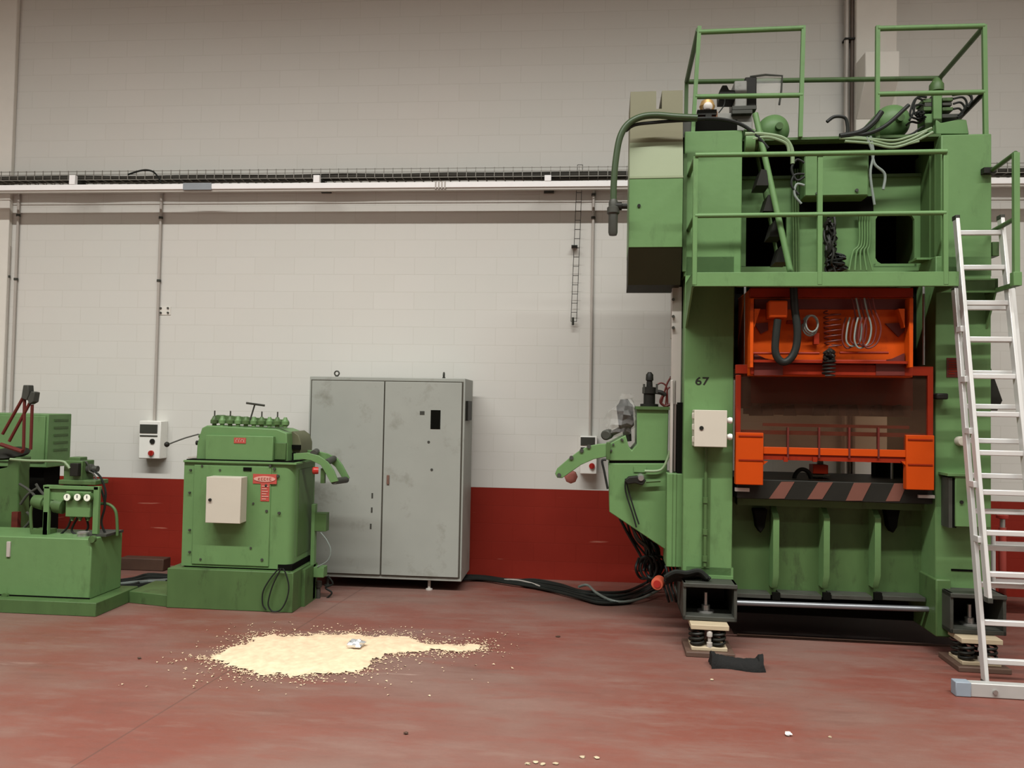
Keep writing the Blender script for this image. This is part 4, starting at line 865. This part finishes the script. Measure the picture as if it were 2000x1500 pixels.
pobj('side_gutter', MB().pb(B, 1312, 545, 1318, 660, YP+.3, .1), zinc)
# ---- right upright details
gb_ = pobj('side_cabinet', MB().pb(B, 1866, 930, 1936, 1030, YP-.14, .14), green, bev=.005, label='small green side cabinet')
obj('door_slot', MB().pb(B, 1861, 934, 1868, 1031, YP-.13, .12), void, gb_)
obj('channel', MB().pb(B, 1853, 933, 1860, 1031, YP-.13, .12), dgrey, gb_)
obj('top_plate', MB().pb(B, 1851, 926, 1940, 931, YP-.15, .15), green, gb_)
c = B.P(1879, 981, YP-.15); obj('lock', MB().cyl((c[0], YP-.15, c[2]), (c[0], YP-.13, c[2]), .012, n=12), blackm, gb_)
wl = pobj('red_label', MB().pb(B, 1849, 699, 1881, 737, YP-.004, .004), redd, label='dark red warning label')
mb = MB()
for k in range(6): mb.pb(B, 1853, 704+k*5, 1853+(22, 16, 24, 20, 24, 12)[k], 706+k*5, YP-.006, .003)
obj('print_lines', mb, redo, wl)
kn = pobj('round_knob', MB().lathe(B.P(1881, 862, YP-.06), (0, 1, 0), ((0, .03), (.01, .034), (.06, .034))), cream)
pobj('small_lamp', MB().pb(B, 1830, 768, 1853, 780, YP-.08, .08), blackm, bev=.01)
pobj('recess_strip', MB().pb(B, 1858, 1112, 1906, 1116, YP-.004, .004), void)
ch = pobj('scrap_chute', MB().ext([(B.X(1932, 760, YP), YP+.05, B.Z(1932, 690, YP)), (B.X(1965, 780, YP), YP+.05, B.Z(1965, 782, YP)), (B.X(1955, 780, YP), YP+.05, B.Z(1955, 802, YP)), (B.X(1932, 800, YP), YP+.05, B.Z(1932, 800, YP))],
    [(B.X(1932, 760, YP), YP+.45, B.Z(1932, 690, YP)), (B.X(1965, 780, YP), YP+.45, B.Z(1965, 782, YP)), (B.X(1955, 780, YP), YP+.45, B.Z(1955, 802, YP)), (B.X(1932, 800, YP), YP+.45, B.Z(1932, 800, YP))]), blackm)
pobj('side_junction', MB().pb(B, 1938, 472, 1952, 500, YP+.3, .1), greend, bev=.004)
# ---- feet
for (fx0, fx1, fy0, fy1, fc) in ((1334, 1440, 1140, 1216, 1383), (1828, 1966, 1160, 1240, 1912)):
    Yf = YP-.18; b = B.b(fx0, fy0, fx1, fy1, Yf, .5); zt2 = b[5]; zb2 = .215; w = .022
    if fx0 > 1500: b = (B.X(1856, 1200, Yf), b[1], b[2], b[3], b[4], b[5])
    mb = MB().box(b[0], b[1], Yf, Yf+.6, zb2, zb2+.03).box(b[0], b[1], Yf-.01, Yf+.6, zt2-.03, zt2).box(b[0], b[0]+w, Yf, Yf+.6, zb2, zt2).box(b[1]-w, b[1], Yf, Yf+.6, zb2, zt2).box(b[0], b[1], Yf+.45, Yf+.6, zb2, zt2)
    ft = pobj('foot_box', mb, dgrey, bev=.004)
    cx = B.X(fc, 1210, Yf)
    obj('levelling_bolt', MB().lathe((cx, Yf+.14, zb2+.03), (0, 0, 1), ((0, .06), (.012, .06), (.014, .03), (.05, .03), (.052, .014), (.14, .014))), steel, ft)
pobj('foot_web', MB().pb(B, 1828, 1132, 1858, 1245, YP-.05, .5), greend, bev=.01)
pobj('foot_web', MB().pb(B, 1340, 1108, 1432, 1142, YP-.0, .6), green)
# spring mounts
def mount(cx, lab):
    Y = 5.52; t = thing('spring_mount', lab, 'vibration mount', B, (cx, Y+.17, 0), 'spring mounts under the press')
    obj('base_pad', MB().box(cx-.165, cx+.165, Y-.06, Y+.26, 0, .035), brown, t, bev=.005)
    obj('lower_plate', MB().box(cx-.125, cx+.12, Y-.02, Y+.19, .035, .06), woodm, t, bev=.004, label='pale lower plate')
    for sx in (-.08, .065):
        for sy in (.03, .135): obj('spring', MB().coil((cx+sx, Y+sy, .06), (cx+sx, Y+sy, .175), .042, .010, 3.5, seg=16), blackm, t)
    obj('bolt', MB().lathe((cx, Y+.0, .06), (0, 0, 1), ((0, .02), (.03, .02), (.032, .012), (.07, .012), (.072, .02), (.1, .02), (.112, .012))), zinc, t)
    obj('upper_plate', MB().box(cx-.13, cx+.13, Y-.02, Y+.19, .178, .212), woodm, t, bev=.004, label='pale upper plate')
mount(B.X(1386, 1230, 5.52), 'spring mount under the left foot of the press')
mount(B.X(1916, 1255, 5.52), 'spring mount under the right foot of the press behind the ladder')
# ---- feeder at the left
fd = thing('roll_feeder', 'green roll feeder with curved entry arm attached at the left of the press', 'feeder', B, (B.X(1250, 1000, 6.0), 6.25, 0))
Yf = 5.98
lowp = obj('lower_housing', MB().prism(B, ((1188, 905), (1303, 905), (1303, 1076), (1190, 1000)), Yf, .5), green, fd, bev=.006)
obj('seam', MB().pb(B, 1190, 900, 1300, 905, Yf+.01, .45), void, fd)
up = obj('upper_housing', MB().prism(B, ((1244, 797), (1306, 797), (1304, 900), (1189, 900), (1188, 868), (1222, 850), (1228, 872), (1234, 880), (1244, 868)), Yf, .45), green, fd, bev=.006)
obj('top_plate', MB().pb(B, 1241, 794, 1308, 800, Yf-.02, .45), greend, fd)
am = obj('entry_arm', MB().prism(B, ((1190, 866), (1170, 867), (1150, 871), (1130, 881), (1110, 896), (1088, 915), (1084, 925), (1088, 933), (1098, 934), (1115, 922), (1135, 908), (1160, 897), (1190, 891)), Yf-.02, .03), green, fd, bev=.004)
obj('entry_arm', MB().prism(B, ((1190, 866), (1170, 867), (1150, 871), (1130, 881), (1110, 896), (1088, 915), (1084, 925), (1088, 933), (1098, 934), (1115, 922), (1135, 908), (1160, 897), (1190, 891)), Yf+.3, .03), greend, fd, bev=.004)
for px, py in ((1136, 876), (1150, 868), (1116, 890), (1092, 924)): obj('arm_roller', MB().cyl(B.P(px, py+4, Yf-.03), B.P(px, py+4, Yf+.32), .016, n=12), dgrey, am)
obj('hinge_block', MB().pb(B, 1184, 864, 1192, 898, Yf-.03, .08), greend, fd, bev=.003)
obj('red_cover', MB().lathe(B.P(1115, 932, Yf+.12), (0, 1, 0), ((0, .02), (.002, .042), (.01, .052), (.06, .052)), n=8), mat('dull_pinkish_red', (.26, .09, .07, 1), .6, var=.35, scale=18), fd, label='faded red round cover')
for px, py in ((1198, 868), (1216, 860), (1194, 880), (1214, 858)): obj('bolt', MB().cyl(B.P(px, py, Yf-.012), B.P(px, py, Yf), .008, n=8), dgrey, up)
mo = obj('encoder_motor', MB().lathe(B.P(1268, 794, Yf+.12), (0, 0, 1), ((0, .07), (.02, .07), (.022, .045), (.10, .045), (.102, .055), (.15, .055), (.155, .025), (.2, .022), (.205, .03), (.25, .028), (.27, .012))), blackm, fd)
obj('motor_pins', MB().pb(B, 1256, 750, 1260, 768, Yf+.08, .02).pb(B, 1281, 750, 1285, 768, Yf+.08, .02), dgrey, mo)
obj('motor_plug', MB().tube([B.P(1280, 765, Yf+.1), B.P(1292, 767, Yf+.1), B.P(1300, 772, Yf+.1)], .018, 8), blackm, mo)
rol = obj('dark_roller', MB().cyl(B.P(1192, 848, Yf+.1), B.P(1226, 832, Yf+.25), .022, n=16), blackm, fd)
obj('dark_roller', MB().lathe(B.P(1183, 850, Yf+.03), (.2, 1, .05), ((0, .03), (.01, .04), (.12, .04), (.13, .03))), dgrey, fd)
obj('roller_stack', MB().lathe(B.P(1226, 862, Yf+.1), (-.1, 0, 1), ((0, .03), (.1, .035), (.12, .06), (.28, .065), (.30, .045), (.33, .03))), blackm, fd)
# crumpled clear film round the roller stack
mb = MB(); n = 16; mm = 11; c0 = Vector(B.P(1224, 815, Yf+.1))
vs = []
for j in range(mm):
    for i in range(n):
        a = 2*math.pi*i/n; f = j/(mm-1); rad = (.05+.085*math.sin(math.pi*min(1, f*1.15+.02)))*random.uniform(.72, 1.2)
        vs.append(c0+Vector((rad*math.cos(a)-.06*(1-f), rad*math.sin(a), -.15+.33*f+random.uniform(-.012, .012))))
mb.add(vs, [(j*n+i, j*n+(i+1) % n, (j+1)*n+(i+1) % n, (j+1)*n+i) for j in range(mm-1) for i in range(n)])
props(obj('plastic_wrap', mb, film, ang=10, fr=B), 'crumpled clear plastic film wrapped around the feeder roller', 'plastic wrap')
for pts, r, m_ in ((((1291, 790), (1298, 765), (1305, 745), (1318, 728), (1330, 722)), .007, redd), (((1300, 792), (1304, 760), (1316, 760), (1319, 780)), .006, redd), (((1283, 752), (1292, 748), (1302, 757), (1304, 790)), .006, redd), (((1309, 735), (1318, 750), (1319, 770), (1308, 790)), .006, cable), (((1296, 770), (1290, 785), (1300, 793), (1312, 788)), .01, redd),
                   (((1259, 920), (1290, 918), (1303, 898), (1308, 880)), .010, hose), (((1222, 935), (1228, 960), (1240, 1000), (1248, 1024)), .006, cable), (((1222, 935), (1222, 960), (1236, 1005), (1243, 1030)), .006, cable), (((1184, 898), (1176, 900), (1180, 920), (1187, 955)), .009, cable)):
    obj('cable', MB().tube([B.P(x, y, Yf-.03 if y > 850 else Yf+.1) for x, y in pts], r, 8), m_, fd)
fc = obj('air_fitting', MB().prism(B, ((1220, 940), (1228, 932), (1246, 930), (1254, 934), (1262, 938), (1256, 948), (1240, 944), (1226, 946)), Yf-.09, .09), blackm, fd, bev=.006)
obj('air_fitting', MB().lathe(B.P(1252, 934, Yf-.1), (0, 1, 0), ((0, .02), (.02, .028), (.1, .028))), steel, fd)
obj('clip_plate', MB().pb(B, 1238, 912, 1262, 922, Yf-.01, .01), green, fd)
obj('air_rod', MB().cyl(B.P(1262, 941, Yf-.04), B.P(1290, 939, Yf-.04), .010, n=10), greend, fd)
# cables under the feeder
def pc(pts, Y, r, m_, lab, grp): return props(obj('loose_cable', MB().tube([B.P(x, y, Y+random.uniform(-.06, .06)) for x, y in pts], r, 7), m_, fr=B), lab, 'cable', grp)
for k in range(14):
    a = random.uniform(0, 1)
    pts = [(1205+a*75, 1008+a*52), (1225+a*62+random.uniform(-8, 8), 1040+a*35), (1250+a*38+random.uniform(-8, 8), 1075+a*15+random.uniform(-8, 8)), (1262+a*30+random.uniform(-10, 10), 1105+random.uniform(-8, 8)), (1275+random.uniform(-14, 14), 1135+random.uniform(-6, 6))]
    pc(pts, 6.35, random.choice((.009, .012, .014)), cable if k % 4 else dgrey, 'black cable in the tangle hanging under the green roll feeder', 'black cables tangled under the feeder')
for k in range(4):
    cx = 1262+k*9; pc([(cx-14, 1090), (cx-20, 1110), (cx-12, 1128), (cx+4, 1128), (cx+12, 1108), (cx+4, 1088), (cx-10, 1092), (cx-14, 1115)], 6.25, .011, cable, 'black cable in the tangle hanging under the green roll feeder', 'black cables tangled under the feeder')
for k in range(5):
    x = 1300+k*7; pc([(x, 1105), (x+3, 1120), (x-3, 1140), (x+2, 1160), (x+6, 1175)], 6.05, .010, cable if k != 3 else dgrey, 'black cable hanging down beside the left foot box of the press', 'black cables hanging beside the left foot box')
pl = thing('cable_plug', 'round orange-red cable plug at the end of the floor cables below the feeder', 'plug', B, B.P(1283, 1142, 6.0))
obj('plug_shell', MB().lathe(B.P(1283, 1141, 5.98), (.25, 1, 0), ((0, .03), (.004, .044), (.02, .048), (.1, .048), (.12, .03), (.2, .02))), mat('orange_red_plastic', (.48, .09, .045, 1), .4), pl)
obj('contact_face', MB().lathe(B.P(1283, 1141, 5.974), (.25, 1, 0), ((0, .01), (.001, .028), (.01, .028))), redp, pl)
rag = MB()
pts = ((1300, 1128), (1318, 1120), (1340, 1122), (1365, 1118), (1384, 1132))
for k in range(6):
    o = k*2.4
    rag.tube([B.P(x+random.uniform(-3, 3), y+o*1.1-3, YP-.12+.02*k+random.uniform(-.02, .02)) for x, y in pts], .018, 7)
props(obj('sleeved_hose', rag, cable, fr=B), 'black bunched sleeve lying on top of the left foot box of the press', 'hose sleeve')

# ---------------------------------------------------------------- aluminium ladder leaning on the platform
LK = .20
def LP(px, py, y0=5.04):                              # point of the leaning ladder plane
    d = B.ray(px, py); t = (y0+LK*H)/(d[1]-LK*d[2]); return (d[0]*t, d[1]*t, H+d[2]*t)
lad = thing('aluminium_ladder', 'tall two-section aluminium ladder leaning against the press platform at the right', 'ladder', B, B.fl(1925, 1340))
def beam(a, b, w, dpt, back=0.):                      # stile: box section swept between two points
    a = Vector(a); b = Vector(b); t = (b-a).normalized(); u = Vector((1, 0, 0)); n = t.cross(u).normalized()
    if n.y > 0: n = -n
    vs = []
    for p_ in (a, b):
        for su, sn in ((-1, 0), (1, 0), (1, 1), (-1, 1)): vs.append(p_+u*su*w/2-n*(sn*dpt+back))
    return MB().add(vs, [(0, 1, 2, 3), (7, 6, 5, 4), (0, 4, 5, 1), (1, 5, 6, 2), (2, 6, 7, 3), (3, 7, 4, 0)])
# extended upper section (in front): left stile 1870,425 -> 1935,1175
a1, a0 = LP(1871, 425, 4.98), LP(1935, 1175, 4.98); wA = LP(1959, 425, 4.98)[0]-a1[0]
b1, b0 = LP(1868, 562, 5.07), LP(1929, 1338, 5.07); wB = wA+.075
def sec(top, bot, w, y0, n, zt, zb, nm):
    s_ = obj('ladder_section', beam(bot, top, .025, .055), alu, lad, bev=.003)
    d = Vector((w, 0, 0)); obj('stile', beam(Vector(bot)+d, Vector(top)+d, .025, .055), alu, s_, bev=.003)
    for k in range(n):
        z = zb+(zt-zb)*k/(n-1); f = (z-bot[2])/(top[2]-bot[2]); p_ = Vector(bot)+(Vector(top)-Vector(bot))*f
        obj('rung', MB().box(p_.x+.01, p_.x+w-.01, p_.y+.012, p_.y+.046, p_.z-.017, p_.z+.017), alu, s_, bev=.005)
    for e_, hh in ((top, .02), (bot, -.02)):
        for dx in (0, w): obj('end_cap', MB().box(e_[0]+dx-.015, e_[0]+dx+.015, e_[1], e_[1]+.06, e_[2]-.012, e_[2]+abs(hh)), dgrey, s_, bev=.003)
    return s_
sec(a1, a0, wA, 4.98, 10, LP(1915, 453, 4.98)[2], LP(1960, 1124, 4.98)[2], 'upper')
lb = sec(b1, b0, wB, 5.07, 11, LP(1920, 600, 5.07)[2], LP(1955, 1295, 5.07)[2], 'lower')
y_ = 4.99; q0 = B.fl(1850, 1347)[0]; zt_ = B.Z(1920, 1325, y_)
bb_ = obj('base_bar', MB().box(q0+.07, q0+1.05, y_, y_+.06, .002, .085), mat('dull_aluminium', (.42, .42, .40, 1), .5, .3, var=.15), lad, bev=.005)
obj('end_cap', MB().box(q0, q0+.09, y_-.005, y_+.065, .001, .088), mat('blue_grey_plastic', (.22, .26, .30, 1), .5), bb_, bev=.005)
obj('base_bolt', MB().cyl((b0[0], y_-.01, .04), (b0[0], y_+.01, .04), .014, n=12), steel, bb_)
for k in range(5):
    f = .18+.17*k; p_ = Vector(a0)+(Vector(a1)-Vector(a0))*f*.8
    obj('guide_bracket', MB().box(p_.x-.03, p_.x-.008, p_.y+.03, p_.y+.10, p_.z-.02, p_.z+.02), alu, lad, bev=.003)

# things behind the ladder at the right
hx = A.P(1958, 1010, 7.35)
hy = thing('hydrant_valve', 'red hydrant valve with a round cap against the red wall behind the ladder', 'hydrant', A, (hx[0], 7.35, 0))
zz = lambda y: A.Z(1958, y, 7.35)
obj('stem', MB().cyl((hx[0], 7.35, 0), (hx[0], 7.35, zz(1030)), .03), redpale, hy)
obj('neck', MB().cyl((hx[0], 7.35, zz(1030)), (hx[0], 7.35, zz(1014)), .022), steel, hy)
obj('cap', MB().lathe((hx[0], 7.35, zz(1014)), (0, 0, 1), ((0, .02), (.01, .05), (.035, .05), (.045, .03))), redd if 0 else mat('hydrant_red', (.28, .02, .012, 1), .4), hy)
sx_ = A.P(1940, 1060, 6.9)
sf = thing('step_stool', 'small white metal step stool standing behind the aluminium ladder', 'step stool', A, (sx_[0]+.25, 6.95, 0))
z1 = A.Z(1965, 1066, 6.9); z2 = A.Z(1945, 1040, 6.9)
for dx in (0, .5):
    obj('leg', MB().tube([(sx_[0]+dx, 6.9, 0), (sx_[0]+dx, 6.9, z2)], .018, 8, smooth=False), alu, sf)
    obj('leg', MB().tube([(sx_[0]+dx, 7.2, 0), (sx_[0]+dx, 6.93, z2)], .018, 8, smooth=False), alu, sf)
obj('step', MB().box(sx_[0], sx_[0]+.5, 6.86, 7.06, z1-.02, z1+.012), alu, sf, bev=.004)
obj('step', MB().box(sx_[0], sx_[0]+.5, 6.86, 7.12, z1*.45-.02, z1*.45+.012), alu, sf, bev=.004)

# ---------------------------------------------------------------- floor items
bx_ = B.b(1440, 1240, 1850, 1250, 6.05, .02)
ed = obj('floor_strip', MB().box(bx_[0], bx_[1]+.1, 6.04, 6.07, 0, .007), timber, fr=B); props(ed, 'thin dark strip lying on the floor under the press front', 'strip')
pit = obj('black_sheet', MB().box(bx_[0]-.02, bx_[1]+.1, 6.08, 6.95, 0, .005), mat('sheet_black', (.012, .007, .005, 1), .75), fr=B); props(pit, 'thin black sheet covering the floor underneath the press', 'mat')  # flat black sheet in place of a pit below the press
# black folded rag
def ragmesh():
    mb = MB(); n = 26; mm = 10; a = A.fl(1388, 1300); b = A.fl(1489, 1306); vs = []
    for j in range(mm):
        for i in range(n):
            f = i/(n-1); g = j/(mm-1); x = a[0]+(b[0]-a[0])*f; y = a[1]+(b[1]-a[1])*f+(g-.5)*.14+.02*math.sin(f*6)
            z = .008+.062*math.sin(math.pi*g)**.6*(.8+.6*abs(f-.5))+random.uniform(-.004, .004)+.02*(f < .12 or f > .9)*math.sin(math.pi*g)
            vs.append((x+random.uniform(-.006, .006), y, z))
    mb.add(vs, [(j*n+i, j*n+i+1, (j+1)*n+i+1, (j+1)*n+i) for j in range(mm-1) for i in range(n-1)])
    k = len(mb.v); mb.add([(v[0], v[1], .001) for v in vs], [((j+1)*n+i, (j+1)*n+i+1, j*n+i+1, j*n+i) for j in range(mm-1) for i in range(n-1)])
    ring = [i for i in range(n)]+[j*n+n-1 for j in range(1, mm)]+[(mm-1)*n+i for i in range(n-2, -1, -1)]+[j*n for j in range(mm-2, 0, -1)]
    mb.f += [(ring[q], ring[q-1], k+ring[q-1], k+ring[q]) for q in range(len(ring))]
    return mb
props(obj('black_rag', ragmesh(), mat('black_cloth', (.004, .004, .0035, 1), .9, bump=.6, bscale=40)), 'rolled black rag lying on the floor in front of the left press foot', 'rag')
# sawdust
out = [A.fl(x, y)[:2] for x, y in ((405, 1285), (432, 1278), (455, 1264), (486, 1258), (495, 1246), (525, 1241), (560, 1243), (620, 1240), (690, 1240), (725, 1242), (790, 1244), (818, 1250), (835, 1258), (880, 1260), (930, 1258), (945, 1264), (925, 1272), (890, 1276), (845, 1273), (800, 1276), (760, 1280), (735, 1288), (722, 1303), (690, 1314), (640, 1318), (585, 1322), (540, 1318), (500, 1316), (462, 1308), (435, 1297), (425, 1290))]
def inside(x, y):
    r = False
    for i in range(len(out)):
        (x1, y1), (x2, y2) = out[i-1], out[i]
        if (y1 > y) != (y2 > y) and x < (x2-x1)*(y-y1)/(y2-y1)+x1: r = not r
    return r
def dist(x, y):
    d = 9
    for i in range(len(out)):
        (x1, y1), (x2, y2) = out[i-1], out[i]; L2 = (x2-x1)**2+(y2-y1)**2
        t_ = max(0, min(1, ((x-x1)*(x2-x1)+(y-y1)*(y2-y1))/L2)); d = min(d, math.hypot(x-x1-t_*(x2-x1), y-y1-t_*(y2-y1)))
    return d
xs_ = [p_[0] for p_ in out]; ys_ = [p_[1] for p_ in out]; x0, x1, y0, y1 = min(xs_)-.3, max(xs_)+.3, min(ys_)-.3, max(ys_)+.25
from mathutils import noise as nz_
mb = MB(); st_ = .02; NX = int((x1-x0)/st_); NY = int((y1-y0)/st_); idx = {}
for j in range(NY):
    for i in range(NX):
        x = x0+i*st_; y = y0+j*st_; s_ = dist(x, y)*(1 if inside(x, y) else -1)
        e_ = s_+.05*nz_.noise((x*7, y*14, 0))+.03*nz_.noise((x*30, y*50, 3))
        if e_ > 0:
            idx[i, j] = len(mb.v); mb.v.append((x+random.uniform(-.006, .006), y+random.uniform(-.006, .006), .002+min(.016, e_*.12)+random.uniform(0, .006)))
for (i, j), k in list(idx.items()):
    q = [(i, j), (i+1, j), (i+1, j+1), (i, j+1)]
    if all(p_ in idx for p_ in q): mb.f.append(tuple(idx[p_] for p_ in q))
def flake(x, y, s_):
    a = random.uniform(0, 6.28); c_, n_ = math.cos(a)*s_, math.sin(a)*s_; z = .003
    mb.add([(x-c_, y-n_, z), (x+n_*.6, y-c_*.6, z+s_*.5), (x+c_, y+n_, z+.001), (x-n_*.6, y+c_*.6, z+s_*.3)], [(0, 1, 2, 3)])
cnt = 0
while cnt < 5200:
    x = random.uniform(x0, x1); y = random.uniform(y0, y1); ins = inside(x, y); d = dist(x, y)
    pr = .5 if ins else math.exp(-d/.045)*.9+math.exp(-d/.2)*.05
    if nz_.noise((x*4, y*9, 5)) < -.1 and not ins: pr *= .3
    if random.random() < pr: flake(x, y, random.uniform(.005, .012)); cnt += 1
saw = props(obj('sawdust', mb, sawm, ang=180), 'spread patch of pale yellow sawdust on the floor in front of the machines', 'sawdust', kind='stuff')
mb = MB(); c0 = A.fl(695, 1270); n = 14; vs = []
for j in range(8):
    for i in range(n):
        a = 2*math.pi*i/n; b_ = math.pi*(j+.5)/8; r = random.uniform(.6, 1.1)
        vs.append((c0[0]+.07*r*math.sin(b_)*math.cos(a), c0[1]+.06*r*math.sin(b_)*math.sin(a), .045+.03*r*math.cos(b_)))
mb.add(vs, [(j*n+i, j*n+(i+1) % n, (j+1)*n+(i+1) % n, (j+1)*n+i) for j in range(7) for i in range(n)]+[tuple(range(n)), tuple(range(7*n+n-1, 7*n-1, -1))])
props(obj('crumpled_foil', mb, foil, ang=5), 'crumpled ball of silver foil lying on the sawdust', 'foil')
def bit(px, py, r, m_, nm, lab, cat='litter', grp=None, flat=.5):
    c = A.fl(px, py); mb = MB(); n = 8; vs = []
    for j in range(5):
        for i in range(n):
            a = 2*math.pi*i/n; b_ = math.pi*(j+.5)/5; q = r*random.uniform(.6, 1.2)
            vs.append((c[0]+q*math.sin(b_)*math.cos(a), c[1]+q*.8*math.sin(b_)*math.sin(a), r*flat+r*flat*.9*math.cos(b_)))
    mb.add(vs, [(j*n+i, j*n+(i+1) % n, (j+1)*n+(i+1) % n, (j+1)*n+i) for j in range(4) for i in range(n)]+[tuple(range(n)), tuple(range(4*n+n-1, 4*n-1, -1))])
    props(obj(nm, mb, m_, ang=10), lab, cat, grp)
bit(1540, 1437, .022, white, 'paper_scrap', 'small crumpled white paper scrap on the floor in front of the press')
bit(793, 1434, .014, timber, 'dark_crumb', 'dark crumb on the floor below the sawdust patch')
bit(1390, 1329, .012, woodm, 'wood_chip', 'pale wood chip on the floor left of the black rag')
bit(272, 1287, .014, timber, 'dark_crumb', 'dark crumb on the floor left of the sawdust patch')
bit(1621, 1441, .010, woodm, 'wood_chip', 'pale wood chip on the floor right of the white paper scrap')
bit(1090, 1244, .022, timber, 'dark_crumb', 'dark flat crumb on the floor right of the sawdust patch', flat=.2)
for k, (px, py) in enumerate(((1030, 1493), (1046, 1490), (1060, 1494), (1137, 1480), (1165, 1481), (1085, 1493))):
    bit(px, py, .016, woodm, 'wood_chip', 'pale wood chip among those scattered at the bottom edge of the floor', grp='pale wood chips at the bottom edge', flat=.3)
